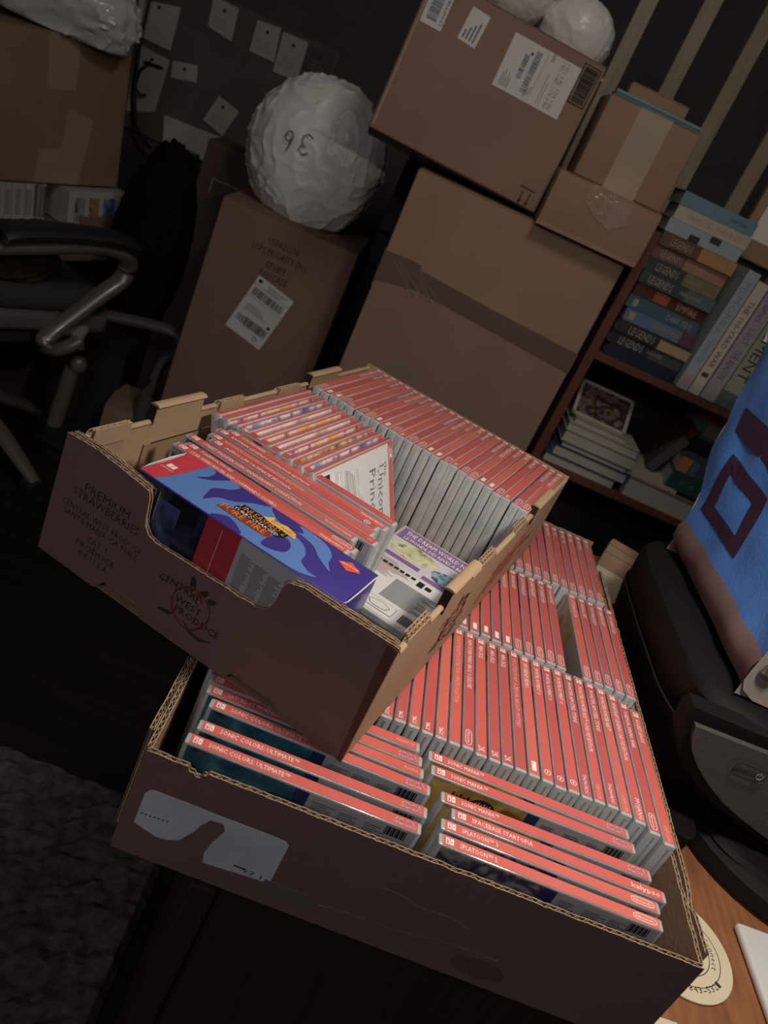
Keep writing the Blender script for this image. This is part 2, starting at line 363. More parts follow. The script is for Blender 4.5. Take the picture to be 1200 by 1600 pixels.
def lower_cases():
    gl = 'game cases in the left front stack of the lower tray'
    L = [(-182.5, 1, 0, 'SONIC COLORS: ULTIMATE\u2122', 'SEGA', 0, 2, 'frontmost, above torn label'),
         (-179, 16.5, .3, 'SONIC COLORS: ULTIMATE\u2122', 'SEGA', 0, 2, 'second from front'),
         (-178, 40.5, -.3, 'SONIC COLORS: ULTIMATE\u2122', 'SEGA', 0, 2, 'third, teal back cover showing'),
         (-184, 53.5, 0, 'SATURDAY MORNING RPG', 'lucha', 0, 2, 'fourth, half in shadow'),
         (-186, 65.5, 0, '', 'SEGA', 3, 2, 'fifth, only right end showing'),
         (-189, 78.5, .3, '', 'MAXIMUM', 0, 2, 'rearmost, ring mark at right end')]
    for x, y, a, ti, pu, ar, de, w in L:
        case(LW(x, y, 0, a), 'red-spined case, left front stack of lower tray, '+w, gl, ti, pu, 0, ar, detail=de)
    gr = 'game cases in the right front stack of the lower tray'
    R = [(0, 0, 0, 'SPLATOON\u2122 2', 'Nintendo', 2, 'frontmost'),
         (1, 13.8, .2, 'SPLATOON\u2122 2', 'Nintendo', 2, 'second from front'),
         (8.5, 27, 0, 'SPACEBASE STARTOPIA', 'kalypso', 5, 'third, shifted furthest right'),
         (0, 39.2, 1.1, 'SONIC MANIA\u2122', 'SEGA', 1, 'fourth, before the yellow gap'),
         (-9, 62.5, .6, 'SONIC MANIA\u2122', 'SEGA', 1, 'fifth, yellow cover below spine'),
         (-12, 76.5, .2, 'SONIC MANIA\u2122', 'SEGA', 1, 'rearmost, against upright row')]
    for x, y, a, ti, pu, ar, w in R:
        t = case(LW(x, y, 0, a), 'red-spined case, right front stack of lower tray, '+w, gr, ti, pu, (2 if pu == 'Nintendo' else 0), ar, detail=2)
        if w.startswith('fifth'):
            g = G(); g.poly([(47+13*math.cos(-q), -.2, -20+14*math.sin(-q)) for q in [2*math.pi*i/26 for i in range(26)]], mat('brown_black_badge', (.05, .03, .025), .4, coat=.4))
            for i in range(6): g.quad((41+i*2.2, -.3, -16-(i % 3)*1.5), (42.2+i*2.2, -.3, -16-(i % 3)*1.5), (42.2+i*2.2, -.3, -10+(i % 2)), (41+i*2.2, -.3, -10+(i % 2)), PAPER)
            for i in range(5): g.quad((22+i*3, -.2, -16), (23.6+i*3, -.2, -16), (23.6+i*3, -.2, -8-(i % 2)*2), (22+i*3, -.2, -8-(i % 2)*2), mat('brown_black_badge', (.05, .03, .025)))
            g.build('back_cover_badge', t)
    # rows whose spines run away from the viewer.  frame: length along -y, thickness along +x
    r1 = [('ROCKET LEAGUE', 'CAPCOM'), ('POKEMON SHINING PEARL', 'Nintendo'), ('MINECRAFT LEGENDS DELUXE EDITION', 'MOJANG'), ('MONSTER HUNTER RISE\u2122', 'CAPCOM'), ('MONSTER JAM STEEL TITANS', 'THQNORDIC'),
          ('MONSTER HUNTER RISE\u2122 + DELUXE EDITION', 'CAPCOM'), ('MONSTER JAM STEEL TITANS', 'THQNORDIC'), ('MORTAL KOMBAT 11', 'ring'), ('MORTAL KOMBAT 11', 'ring'), ('MORTAL KOMBAT 11', 'ring'),
          ('MY FRIEND PEDRO', 'bar'), ('MY LITTLE PONY: A ZEPHYR HEIGHTS MYSTERY', 'dim'), ('NBA 2K22', '2K'), ('NBA 2K22', '2K'), ('NBA 2K22', '2K'), ('NEW SUPER MARIO BROS. U DELUXE', 'Nintendo'),
          ('NI NO KUNI: EDITION DISTINCTION COMPLETE COLLECTION', 'dim'), ('', 'jester'), ('', 'jester'), ('', 'jester'), ('', 'jester'), ('', 'jester'), ('', 'dim'), ('', 'dim')]
    y1 = [87, 93, 99]+[104]*30; rnd = random.Random(5)
    gp = 'upright game cases in the nearest long row of the lower tray'
    for k in range(24):
        ti, pu = r1[k] if k < len(r1) else ('', '')
        xr = 200.3-11.62*k; ya = y1[k]+rnd.uniform(-1.2, 1.2)
        case(LW(xr-TH, ya+LN, rnd.uniform(-.6, .2), -90), 'red-spined case, nearest upright row of lower tray, %s from right wall' % ORD[k], gp, ti, pu, (0, 1, 0, 2, 1, 0, 3)[k % 7] if k not in (11, 12) else 3, (k*3) % 8)
    gp = 'upright game cases in the middle row of the lower tray'
    xs = [203-11.8*k for k in range(5)]+[127.2-11.8*k for k in range(14)]
    for k, xr in enumerate(xs):
        side = 'right of the black gap' if k < 5 else 'left of the black gap'
        n_ = ORD[k] if k < 5 else ORD[k-5]
        case(LW(xr-TH-1.5, 277+LN+rnd.uniform(-1.5, 1), rnd.uniform(-.7, .2), -90), 'red-spined case, middle row of lower tray, %s %s' % (n_, 'from right wall, right of black gap' if k < 5 else 'leftward from the black gap'), gp,
             'DRAGON QUEST' if k % 2 else 'JUST DANCE 2020', 'Nintendo' if k < 10 else 'bar', (1, 0, 3)[k % 3], (k*5) % 8, detail=1)
    gp = 'upright game cases in the far row of the lower tray'
    for k in range(14):
        xr = 194-11.7*k
        case(LW(xr-TH, 452+LN+rnd.uniform(-1.5, 1), rnd.uniform(-.7, .2), -90), 'red-spined case, far row of lower tray, %s from right wall' % ORD[k], gp, 'KIRBY STAR' if k % 2 else 'LUIGI', 'Nintendo', (3, 1, 0)[k % 3], (k*7) % 8, detail=1)
lower_cases()
# ================================================================= UPPER BOX (its own frame: u right, v back, w up)
UB = Matrix.Translation(W((-351, 136, 1.2))) @ Matrix.Rotation(math.radians(-20), 4, 'Z')
UW, UV, UH = 291, 523, 104
def upper_box():
    t = thing('strawberry_box', 'open strawberry carton with maker logo lying askew on top of the lower tray', 'box', world=UB)
    S = lambda X: Matrix(((0, 1, 0, X), (1, 0, 0, 0), (0, 0, 1, 0), (0, 0, 0, 1)))
    # front wall with hand notch above and a cut-out foot below
    jt, jb = jag(21, .8), jag(22, .9)
    T = lin([(0, 104), (30, 105.5), (74, 101), (80, 100), (82, 94), (83, 84), (85, 74), (90, 68), (96, 66), (188, 69), (196, 72), (199, 78), (200.5, 95), (203, 101), (215, 104), (291, 105)])
    B = lin([(0, 0), (57, -1), (60, 0), (66, 9), (92, 12), (101, 9), (104, 0), (186, 0), (189, 8), (228, 8), (236, 3), (240, 0), (291, 0)])
    I = Matrix.Identity(4)
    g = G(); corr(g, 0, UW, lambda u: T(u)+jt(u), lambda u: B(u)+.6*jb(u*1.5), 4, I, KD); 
    g2 = G(); corr(g2, 2, UW-3, lambda u: T(u)+1+jt(u+50) if (u < 78 or u > 206) else T(u)-14, lambda u: 4, 3.4, Matrix.Translation((0, 4.6, 0)), KR2)
    fw = g.build('front_wall', t); g2.build('front_inner_flap', t)
    # printing on the front
    z = -.15; g = G(); P = lambda st, c, w0, wid, h, mm=INKB, **k: g.text(st, (c, z, w0), X_, Z_, mm, w=wid, h=h, al='c', **k)
    P('PREMIUM', 49, 69.5, 43, 7.0); P('STRAWBERRIES', 50, 61.5, 64, 7.0)
    P('CENTRAL WEST PRODUCE', 50, 49.5, 78, 5.0); P('SANTA MARIA, CA 93455', 50.5, 42.5, 72, 5.0)
    P('CAT. 1', 51, 32, 19, 5.2); P('PRODUCE', 51.5, 24.2, 38, 5.2); P('OF U.S.A.', 52, 16.5, 31, 5.2)
    g.build('box_lettering', t)
    def logo(g, M):
        def stroke(pts, w_, m): g.tube([(a, -.1, b) for a, b in pts], w_, m, 6, M)
        ring = [(131, 49), (126, 43), (124.5, 35), (127, 27), (133, 21), (141, 17.5), (149, 20), (155, 27), (158, 35), (157, 43), (152, 49), (146, 51), (138, 52), (131, 49)]
        stroke(ring, .9, INKR)
        stroke([(135, 50), (139, 47), (144, 49), (149, 46)], .8, INKR); 
        for c, r, a in (((137, 55), (2.6, 6), .2), ((147, 52), (2.6, 5.5), -.7), ((155, 50), (2.2, 5), -1.1)):
            g.poly([(c[0]+math.cos(a)*r[0]*math.cos(q)-math.sin(a)*r[1]*math.sin(q), -.2, c[1]+math.sin(a)*r[0]*math.cos(q)+math.cos(a)*r[1]*math.sin(q)) for q in [2*math.pi*k/16 for k in range(16)]], INKG, M)
        stroke([(116, 19), (120, 20.5), (126, 21), (131, 24)], [.5, 1.4, 1.4, .4], INKG); stroke([(139, 22), (148, 17), (157, 16), (166, 20)], [.4, 1.2, 1.2, .4], INKG)
        g.text('CENTRAL', (128, -.3, 41.5), X_, Z_, INK, w=38, h=5.6, al='c', M=M, bend=2.5)
        g.text('WEST', (139, -.3, 33.8), X_, Z_, INK, w=24, h=5.6, al='c', M=M)
        g.text('PRODUCE', (150, -.3, 25.5), X_, Z_, INK, w=41, h=6.0, al='c', M=M)
    g = G(); logo(g, I); g.build('printed_logo', t)
    # end walls
    side = lin([(0, 100), (18, 99), (20, 99), (21, 104.5), (64, 104.5), (65, 98.5), (92, 98.5), (93, 113.5), (160, 113.5), (161, 99), (184, 99), (185, 102.5), (228, 102.5), (229, 97), (292, 97), (293, 100.5), (338, 100.5), (339, 97), (360, 97), (361, 107.5), (430, 107.5), (431, 98), (523, 98)])
    for nm, X, s, mm in (('left_wall', 0, 31, KR), ('right_wall', UW-4, 33, KR)):
        j = jag(s, .35); g = G()
        corr(g, 3, UV-1, lambda u, j=j: side(u)-2.2+j(u), lambda u: .3, 3.8, S(X), mm)
        # rolled top fold
        n = 90
        for a, b in ((8, 20), (65, 92), (161, 184), (229, 292), (339, 360), (431, UV-3), (93, 160), (361, 430)):
            h = side((a+b)/2); 
            g.tube([(X+2, a+(b-a)*k/6, h-2.2+.2*j(a+k*7)) for k in range(7)], 2.2, mm, 10, flat=1.25 if h < 105 else 2.2)
        o = g.build(nm, t, smooth=True)
        for a, b, h in ((22, 63, 104.5), (187, 226, 102.5), (294, 336, 100.5)):
            g = G(); corr(g, a, b, lambda u, h=h: h+.8*j(u*4), lambda u, h=h: h-16, 3.2, S(X-2.2 if X else 3.5), KR); g.build('locking_tab', t)
        for a in (92.5, 360.5):      # open dark ends of the folded corner posts
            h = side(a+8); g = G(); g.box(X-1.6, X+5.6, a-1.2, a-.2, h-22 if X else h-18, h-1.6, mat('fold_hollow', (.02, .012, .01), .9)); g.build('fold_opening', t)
    # inner lower liner on the left wall with a slit
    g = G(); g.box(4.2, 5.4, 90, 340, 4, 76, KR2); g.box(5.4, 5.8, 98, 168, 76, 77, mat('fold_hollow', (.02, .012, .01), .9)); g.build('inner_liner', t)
    bk = Matrix.Translation((0, UV-4, 0)); j = jag(40, .5); g = G(); corr(g, 0, UW, lambda u: 101+j(u), lambda u: .3, 3.8, bk, KR); g.build('back_wall', t)
    g = G(); g.box(1, UW-1, 1, UV-1, 0, 1.4, KR2); g.build('base_panel', t)
    # right wall logo (front of that wall reads from near to far)
    g = G(); MR = Matrix(((0, -1, 0, UW+.1), (1.35, 0, 0, -18), (0, 0, 1.2, 4), (0, 0, 0, 1)))
    logo(g, MR)
    for k in range(5):
        g.tube([(UW+.2, 270+k*22, 20+k*4), (UW+.2, 300+k*24, 60+3*k)], .7, INKR, 5)
    g.text('PREMIUM STRAWBERRIES', (UW+.3, 290, 44), Y_, Z_, INKR, w=150, h=9)
    g.text('PRODUCE OF U.S.A.', (UW+.3, 300, 28), Y_, Z_, INKR, w=120, h=7)
    g.build('side_print', t)
    # dark creased strip at the front right corner (glued flap)
    g = G(); g.prism([(UW-8.5, 104), (UW+.2, 103), (UW+.2, 0), (UW-3.5, 0)], -.5, -.1, mat('glued_flap_brown', (.15, .07, .05), .8, .2), lambda a, b, h: (a, h, b)); g.build('corner_flap', t)
upper_box()
def UM(u, v, w, yaw=0, about='Y', tilt=0):
    M = UB @ Matrix.Translation((u/1000, v/1000, w/1000)) @ Matrix.Rotation(math.radians(yaw), 4, 'Z')
    if tilt: M = M @ Matrix.Rotation(math.radians(tilt), 4, about)
    return M
def upper_cases():
    gp = 'game cases in the left front stack of the strawberry carton'
    FT = [('STAR WARS RACER AND COMMANDO COMBO', 'THQNORDIC'), ('POKEMON SWORD', 'Nintendo'), ('STREET FIGHTER 30TH ANNIVERSARY COLLECTION', 'The Pokemon Company'), ('AGING LIFE ULTIMATE EDITION', 'EA'),
          ('RAYMAN LEGENDS DEFINITIVE EDITION', 'dim'), ('RAYMAN LEGENDS DEFINITIVE EDITION', 'ring'), ('SOUTH PARK', 'THQNORDIC'), ('', 'DARK')]
    FU = [(41, 71, 0), (43, 83, -.6), (35, 95.5, 0), (49, 108.5, -.8), (40, 121, 0), (38, 133, -.4), (42, 145, -.5), (44, 157, -.8)]
    wh = ['right behind the flame-patterned set', 'second behind the boxed set', 'third behind the boxed set', 'fourth, barcode on right end', 'fifth behind the boxed set',
          'sixth behind the boxed set', 'seventh behind the boxed set', 'rearmost, touching the leaning cases']
    for k, ((ti, pu), (u, v, a)) in enumerate(zip(FT, FU)):
        case(UM(u, v, 102.6-(0, 1.5, .5, 0, 2, 1, 2.5, 0)[k], a), 'red-spined case, front stack of strawberry carton, '+wh[k], gp, ti, pu, (0, 1, 0, 1)[k % 4], (k*3+2) % 8, detail=2 if k < 4 else 1)
    # leaning middle cases; length along -v, thickness along +u, spine up, top leaning left
    gp = 'leaning game cases in the middle of the strawberry carton'
    arts = [3, 5, 4, 5, 7, 6, 3, 7]
    for k in range(-2, 8):
        u = 121-12.3*(7-k) if k > -2 else 12.5; v = 161+LN-1.2*k; l = 27 if k > -1 else (24, 19)[k == -2]
        M = UB @ Matrix.Translation((u/1000, v/1000, (99+.3*k)/1000)) @ Matrix.Rotation(math.radians(-90), 4, 'Z') @ Matrix.Rotation(math.radians(l), 4, 'X')
        wh = 'rightmost, white cover with silver hair' if k == 7 else '%s from left, strip of colourful cover showing' % ORD[k+2]
        t = case(M, 'leaning case mid strawberry carton, '+wh, gp, '', '', (0, 1)[k % 2], arts[k] if k < 7 else 5, detail=0, ht=HT-.5)
        if k == 7:
            g = G(); y = TH+.25; ht = HT
            g.quad((14, y, -ht+3.5), (LN-3, y, -ht+3.5), (LN-3, y, -3), (14, y, -3), mat('white_cover_paper', (.70, .70, .68), .35, .4, coat=.5))
            # hair painting: pale strands
            hw = art('silver_hair_painting', [(.40, .39, .37), (.72, .71, .68), (.55, .54, .51), (.80, .79, .76), (.46, .45, .42)], 9, kind='wave', stretch=(1.6, 1, 1))
            g.poly([(LN-3.2, y+.04, -9), (128, y+.04, -8), (104, y+.04, -12), (88, y+.04, -22), (78, y+.04, -38), (72, y+.04, -60), (74, y+.04, -96), (LN-3.2, y+.04, -96)], hw)
            hc = [mat('hair_strand_grey', (.56, .55, .52), .4, coat=.4), mat('hair_strand_pale', (.80, .79, .76), .4, coat=.4)]
            rnd = random.Random(9)
            for i in range(46):
                x0 = rnd.uniform(84, 162); c = hc[i % 2]; sp = rnd.uniform(20, 46)
                g.tube([(x0-sp*q_*q_, y+.06, -10-82*q_-.12*abs(x0-120)) for q_ in [q/8 for q in range(9)]], .28, c, 4, flat=1)
            g.text('the', (25, y+.1, -20), (0, 0, -1), (-1, 0, 0), GREYI, w=15, h=8)
            tx = lambda s, a, b, w_, h_: g.text(s, (a, y+.1, b), (0, 0, -1), (-1, 0, 0), GREYI, w=w_, h=h_)
            MX = lambda s, o, w_, h_: g.text(s, o, (0, 0, -1), (1, 0, 0), GREYI, w=w_, h=h_)
            g.poly([(3.5, y+.06, -3), (13.5, y+.06, -3), (13.5, y+.06, -24), (3.5, y+.06, -24)], REDF)
            g.box(5, 9.2, y+.08, y+.16, -14, -10, WHT); g.box(5, 9.2, y+.08, y+.16, -19, -15, WHT); g.box(5.8, 8.3, y+.17, y+.2, -13.2, -11, REDF); g.box(10, 12, y+.08, y+.16, -21, -7, PINK)
            # title: letters stand toward the case's short top end
            M2 = Matrix.Identity(4)
            g.text('Unicorn', (40, y+.15, -22), (0, 0, -1), (-1, 0, 0), GREYI, w=58, h=14)
            g.text('Princess', (59, y+.15, -22), (0, 0, -1), (-1, 0, 0), GREYI, w=66, h=14)
            g.box(140, 160, y+.08, y+.16, -20, -6, WHT); g.box(141, 159, y+.17, y+.2, -19, -7, BLK); g.poly([(144, y+.25, -17), (156, y+.25, -17), (150, y+.25, -9)], WHT)
            g.build('front_cover_print', t)
    # right column
    gp = 'game cases in the long back row of the strawberry carton'
    rt = [('THE LEGEND OF ZELDA', 'Nintendo'), ('MARIO KART 8 DELUXE', 'Nintendo'), ('', 'jester'), ('MARIO PARTY', 'Nintendo'), ('KIRBY', 'bar'), ('LEGO WORLDS', 'bar')]
    rnd = random.Random(12)
    for k in range(25):
        u = 17+10.85*k if k < 24 else 17+10.85*24-.6
        v = 351+LN-6+rnd.uniform(-1.5, 1.5)-(3 if k > 20 else 0)
        ti, pu = rt[(k*5) % 6]
        case(UM(u, v, 103.2+rnd.uniform(-.8, .5), -90+rnd.uniform(-.25, .25)), 'red-spined case, long back row of strawberry carton, %s from the left' % ORD[k], gp, ti, pu, (0, 1, 2, 1, 0, 3)[k % 6], (k*3+1) % 8, detail=1)
    # flat pile by the right wall
    gp = 'game cases lying flat by the right wall of the strawberry carton'
    for k in range(5):
        M = UM(287-.6*k, 110+LN-(4-k)*1.5, 2+9.9*k, 0) @ Matrix.Rotation(math.radians(-90), 4, 'Z') @ Matrix.Rotation(math.radians(90), 4, 'X')
        # spine to the right, back cover up
        M = M @ Matrix.Translation((0, -.0000, 0))
        wh = ['bottom of the pile', 'second from the bottom', 'middle of the pile', 'second from the top', 'top of pile, purple heading facing up'][k]
        t = case(UM(286, 104+LN-(4-k)*1.5, 12.2+9.9*k, 0) @ Matrix(((0, 0, 1, 0), (-1, 0, 0, 0), (0, -1, 0, 0), (0, 0, 0, 1))), 'game case lying flat in strawberry carton, '+wh, gp, '', '', 0, 5, detail=0, ht=92)
        if k == 4: back_print(t)
def back_print(t):
    """back cover of the flat case.  case frame: x runs toward the viewer (170), z runs left from the spine (0..-92), face at y=0"""
    g = G(); M = Matrix(((0, -1, 0, 170), (0, 0, -1, -.15), (1, 0, 0, -92), (0, 0, 0, 1)))  # (a: 0..92 right, b: 0..170 away, c: up)
    Q = lambda a0, a1, b0, b1, c, m: g.quad((a0, b0, c), (a1, b0, c), (a1, b1, c), (a0, b1, c), m, M)
    lil = mat('lilac_cover_paper', (.55, .50, .58), .35, .4, coat=.5); pur = mat('purple_heading', (.20, .12, .26), .35, .4, coat=.5)
    Q(3, 90, 4, 166, 0, mat('pale_back_paper', (.60, .61, .60), .35, .4, coat=.5)); Q(3, 90, 90, 166, .05, lil); Q(3, 90, 140, 166, .1, pur)
    g.text('THE DREAM WORLD NEEDS', (8, 153, .2), X_, Y_, WHT, w=80, h=8, M=M); g.text('LE MONDE DES REVES A BESOIN', (10, 143, .2), X_, Y_, WHT, w=76, h=6, M=M)
    el = lambda cx, cy, rx, ry, c, m: g.poly([(cx+rx*math.cos(q)*(1+.08*math.sin(5*q)), cy+ry*math.sin(q), c) for q in [2*math.pi*k/26 for k in range(26)]], m, M)
    el(30, 124, 26, 15, .2, art('village_picture', [(.10, .10, .05), (.50, .50, .28), (.62, .62, .42), (.20, .17, .10)], 50)); el(72, 112, 17, 13, .2, art('creature_picture', [(.03, .03, .05), (.25, .40, .50), (.05, .05, .08), (.4, .45, .3)], 60))
    Q(3, 46, 99, 106, .25, pur); Q(52, 90, 92, 99, .25, pur)
    rnd = random.Random(4)
    for k in range(14): Q(5, 5+rnd.uniform(20, 44), 62+k*2.3, 63+k*2.3, .3, mat('pale_red_small_print', (.48, .30, .30), .5))
    for k in range(8): Q(4+k*6, 8.5+k*6, 82, 86, .35, BLK)
    Q(54, 60, 76, 86, .35, BLK); Q(62, 68, 78, 84, .35, BLK)
    for k in range(26): Q(38, 38+rnd.uniform(26, 46), 30+k*1.5, 30.6+k*1.5, .3, GREYI)
    Q(5, 28, 14, 34, .35, GREYI); Q(5.8, 27.2, 14.8, 33.2, .4, mat('pale_back_paper', (.6, .6, .6)))
    for k in range(6): Q(8, 20, 17+k*2.5, 18+k*2.5, .45, GREYI)
    Q(32, 60, 8, 24, .35, GREYI); Q(32.5, 59.5, 8.5, 23.5, .4, mat('pale_back_paper', (.6, .6, .6))); el(45, 16, 10, 5.5, .45, GREYI); el(45, 16, 9, 4.6, .5, mat('pale_back_paper', (.6, .6, .6)))
    for k in range(12): Q(66+k*1.5, 67+k*1.5, 8, 22, .45, BLK)
    g.build('back_cover_print', t)
upper_cases()
def hot_box():
    t = thing('boxed_game_set', 'long blue flame-patterned cardboard game set with red corner, lying in carton front', 'boxed game', world=UM(60, 8, 2, -.4))
    L_, D_, H_ = 181, 59, 104
    blue = mat('sky_blue_card', (.105, .21, .50), .32, .5, coat=.4, coatr=.15); ind = mat('indigo_card', (.05, .035, .22), .32, .5, coat=.4, coatr=.15)
    redc = mat('red_card', (.56, .055, .075), .32, .5, coat=.4); g = G()
    g.box(0, L_, 0, D_, 0, H_, ind, .8); g.build('carton_body', t, smooth=True)
    z = H_+.12; g = G(); T = lambda a, b, c=0: (a, b, z+c)
    def flame(pts, m, c, k=5):
        out = []; n = len(pts)
        for i in range(n):
            p0, p1, p2, p3 = [Vector(pts[(i+j) % n]) for j in (-1, 0, 1, 2)]
            for q in range(k):
                u = q/k; w_ = .5*((2*p1)+(p2-p0)*u+(2*p0-5*p1+4*p2-p3)*u*u+(3*p1-p0-3*p2+p3)*u**3); out.append(T(min(max(w_.x, .8), L_-.8), min(max(w_.y, .8), D_-.8), c))
        g.poly(out, m)
    g.poly([T(1, 1), T(112, 1), T(104, 30), T(100, D_-1), T(1, D_-1)], blue)
    flame([(95, 1), (120, 1), (142, 2), (154, 9), (146, 10), (137, 16), (134, 27), (125, 37), (112, 41), (98, 44)], blue, .04)      # big tongue
    flame([(108, 6), (118, 8), (124, 15), (122, 25), (115, 31), (108, 27), (106, 16)], ind, .08)                                        # dark drop in it
    flame([(104, 44), (118, 46), (132, 42), (142, 33), (156, 25), (150, 34), (146, 46), (134, 55), (112, 57)], blue, .05)
    flame([(84, 58), (104, 58), (118, 50), (108, 44), (96, 46)], ind, .09)
    flame([(24, 59), (30, 56), (32, 46), (28, 34), (36, 42), (41, 52), (42, 59)], ind, .06)
    flame([(48, 59), (54, 56), (52, 46), (44, 34), (46, 24), (50, 14), (54, 26), (64, 34), (72, 46), (82, 56), (80, 59)], ind, .06)
    flame([(66, 1), (74, 12), (86, 8), (92, 1)], ind, .07)
    g.poly([T(1, 1, .2), T(14, 1, .2), T(19, 20, .2), T(22, D_-1, .2), T(1, D_-1, .2)], redc)
    g.box(6, 9.5, 24, 30, z+.2, z+.35, WHT); g.box(10.2, 13, 24, 30, z+.2, z+.35, WHT); g.text('SWITCH', (4, 20, z+.3), X_, Y_, WHT, w=11, h=1.8)
    # title logo
    wrm = mat('logo_orange', (.70, .25, .06), .4, coat=.4); yel = mat('logo_yellow', (.75, .50, .10), .4, coat=.4)
    g.poly([T(70, 24.5, .25), T(68, 29, .25), T(71, 38.5, .25), T(114, 38.5, .25), T(113, 28.5, .25), T(110, 24.5, .25)], BLK); g.poly([T(60, 16, .25), T(62, 24.4, .25), T(104, 24.4, .25), T(108, 19, .25), T(103, 16, .25)], mat('logo_dark_red', (.25, .04, .02), .4))
    g.text('UNLEASHED 2', (70, 30, z+.4), X_, Y_, wrm, w=42, h=7); g.text('TURBOCHARGED', (69, 25.4, z+.4), X_, Y_, WHT, w=40, h=3.6); g.text('PURE FIRE', (62, 17.5, z+.42), X_, Y_, wrm, w=40, h=7)
    g.poly([T(88, 38, .45), T(94, 46, .45), T(96, 41, .45), T(106, 45, .45), T(116, 42, .45), T(119, 35, .45), T(108, 36, .45), T(96, 36, .45)], yel); g.text('HOT WHEELS', (95, 37.3, z+.6), X_, Y_, redc, w=22, h=4)
    g.poly([T(153, 44, .3), T(161, 52, .3), T(172, 45, .3), T(163, 38, .3)], mat('maker_badge_red', (.66, .09, .06), .4)); g.text('MILESTONE', (155, 44, z+.4), (.97, .1, 0), (-.1, .97, 0), WHT, w=15, h=2)
    g.build('top_print', t)
    # front face
    g = G(); y = -.12; F = lambda a, b, c=0: (a, y-c, b)
    R_ = lambda a0, a1, b0, b1, c, m: g.quad(F(a0, b0, c), F(a0, b1, c), F(a1, b1, c), F(a1, b0, c), m)
    R_(.8, 22, 1, 103, 0, mat('deep_navy_card', (.018, .022, .075), .35, coat=.4)); 
    for a, b in ((4, 4.5), (20, 20.4), (23.6, 24)): R_(a, b, 2, 98, .1, WHT)
    R_(4, 20, 97.6, 98, .1, WHT); g.text('PILOTES 1', (14.5, y-.1, 95), (0, 0, -1), X_, WHT, w=26, h=3.4); g.text('VEHICULES', (9, y-.1, 95), (0, 0, -1), X_, GREYI, w=22, h=2); 
    R_(22, 76, 1, 103, .02, art('night_city_picture', [(.012, .012, .02), (.03, .04, .08), (.012, .012, .015), (.25, .10, .08), (.3, .32, .38)], 34)); R_(24, 44, 30, 94, .04, art('blue_smoke_picture', [(.02, .03, .08), (.08, .12, .25), (.03, .03, .06), (.30, .10, .06)], 25))
    R_(66, 96, 1, 103.5, .06, mat('red_card', (.56, .055, .075))); g.poly([F(78, 1, .08), F(92, 1, .08), F(90, 30, .08), F(84, 50, .08), F(80, 30, .08)], ind)
    R_(80, 80.4, 4, 100, .1, WHT); R_(82, 94, 46, 62, .1, WHT); g.text('XL/TG', (90.5, y-.14, 48), (0, 0, 1), (-1, 0, 0), BLK, w=12, h=5)
    R_(96, L_-1, 1, 103.5, .06, GREYP); rnd = random.Random(8)
    for c in range(6):
        for k in range(52 if c < 4 else 0):
            l = rnd.uniform(8, 12); R_(100+c*12.4, 100+c*12.4+l, 92-c*1.5-k*1.6, 92.7-c*1.5-k*1.6, .1, GREYI)
    R_(98, 108, 40, 50, .14, BLK); R_(110, 117, 38, 48, .14, BLK); g.text('12', (101, y-.18, 42), X_, Z_, WHT, w=5, h=5)
    el = lambda cx, cy, r, c, m: g.poly([F(cx+r*math.cos(-q), cy+r*math.sin(-q), c) for q in [2*math.pi*k/20 for k in range(20)]], m)
    el(143, 92, 5, .12, mat('dull_red_small', (.4, .08, .08))); el(143, 92, 4.3, .15, GREYP); g.tube([F(139.6, 95.4, .2), F(146.4, 88.6, .2)], .35, mat('dull_red_small', (.4, .08, .08)), 4)
    R_(152, 176, 78, 97, .12, GREYI); R_(152.5, 175.5, 78.5, 96.5, .14, GREYP); g.text('JEU', (156, y-.2, 88), X_, Z_, GREYI, w=8, h=3)
    g.build('front_print', t)
    g = G(); g.poly([(0, 3, z-1), (2, 20, z+.3), (2, 50, z+.6), (0, D_-2, z+.2), (-1.6, 40, z-.2), (-2, 14, z-1)], WHT)
    g.tube([(L_-.5, 1.5, H_-1), (L_+.2, 12, H_-4), (L_+.3, 30, H_-3), (L_+.2, D_-3, H_-1)], .45, WHT, 5); g.tube([(L_+.2, 9, H_-4), (L_+.2, 12, H_-20)], .4, WHT, 4)
    g.build('worn_edge', t)
hot_box()
# ================================================================= CARTONS IN THE BACKGROUND
CB1 = mat('carton_tan', (.37, .245, .155), .8, .2, bump=.08, bscale=200, var=.12, vscale=6)
CB2 = mat('carton_brown', (.32, .215, .15), .8, .2, bump=.08, bscale=200, var=.12, vscale=6)
CB3 = mat('carton_red_brown', (.27, .17, .125), .8, .2, bump=.08, bscale=200, var=.12, vscale=6)
TAPEB = mat('brown_packing_tape', (.17, .115, .095), .25, .5, coat=.6, coatr=.2, bump=.5, bscale=30)
TAPEP = mat('paper_packing_tape', (.47, .375, .275), .65, .3, var=.1, vscale=20)
TAPEC = mat('clear_glossy_tape', (.40, .27, .175), .15, .5, coat=1, coatr=.06, bump=1.0, bscale=45)
LABEL = mat('shipping_label_paper', (.72, .70, .65), .5, .3)
def carton(label, M, w, d, h, m, flaps='top', bev=4, name='cardboard_box', body=True):
    """closed carton; local frame x 0..w, y 0..d (away), z 0..h"""
    t = thing(name, label, 'box', world=M)
    g = G(); g.box(0, w, 0, d, 0, h, m, bev, seg=3)
    if flaps == 'top':
        g.box(2, w-2, -.3, d+.3, h-1.2, h+.25, m); g.box(2, w-2, d/2-.8, d/2+.8, h+.25, h+.4, mat('fold_hollow', (.02, .012, .01), .9))
    g.build('carton_body', t, smooth=True); return t
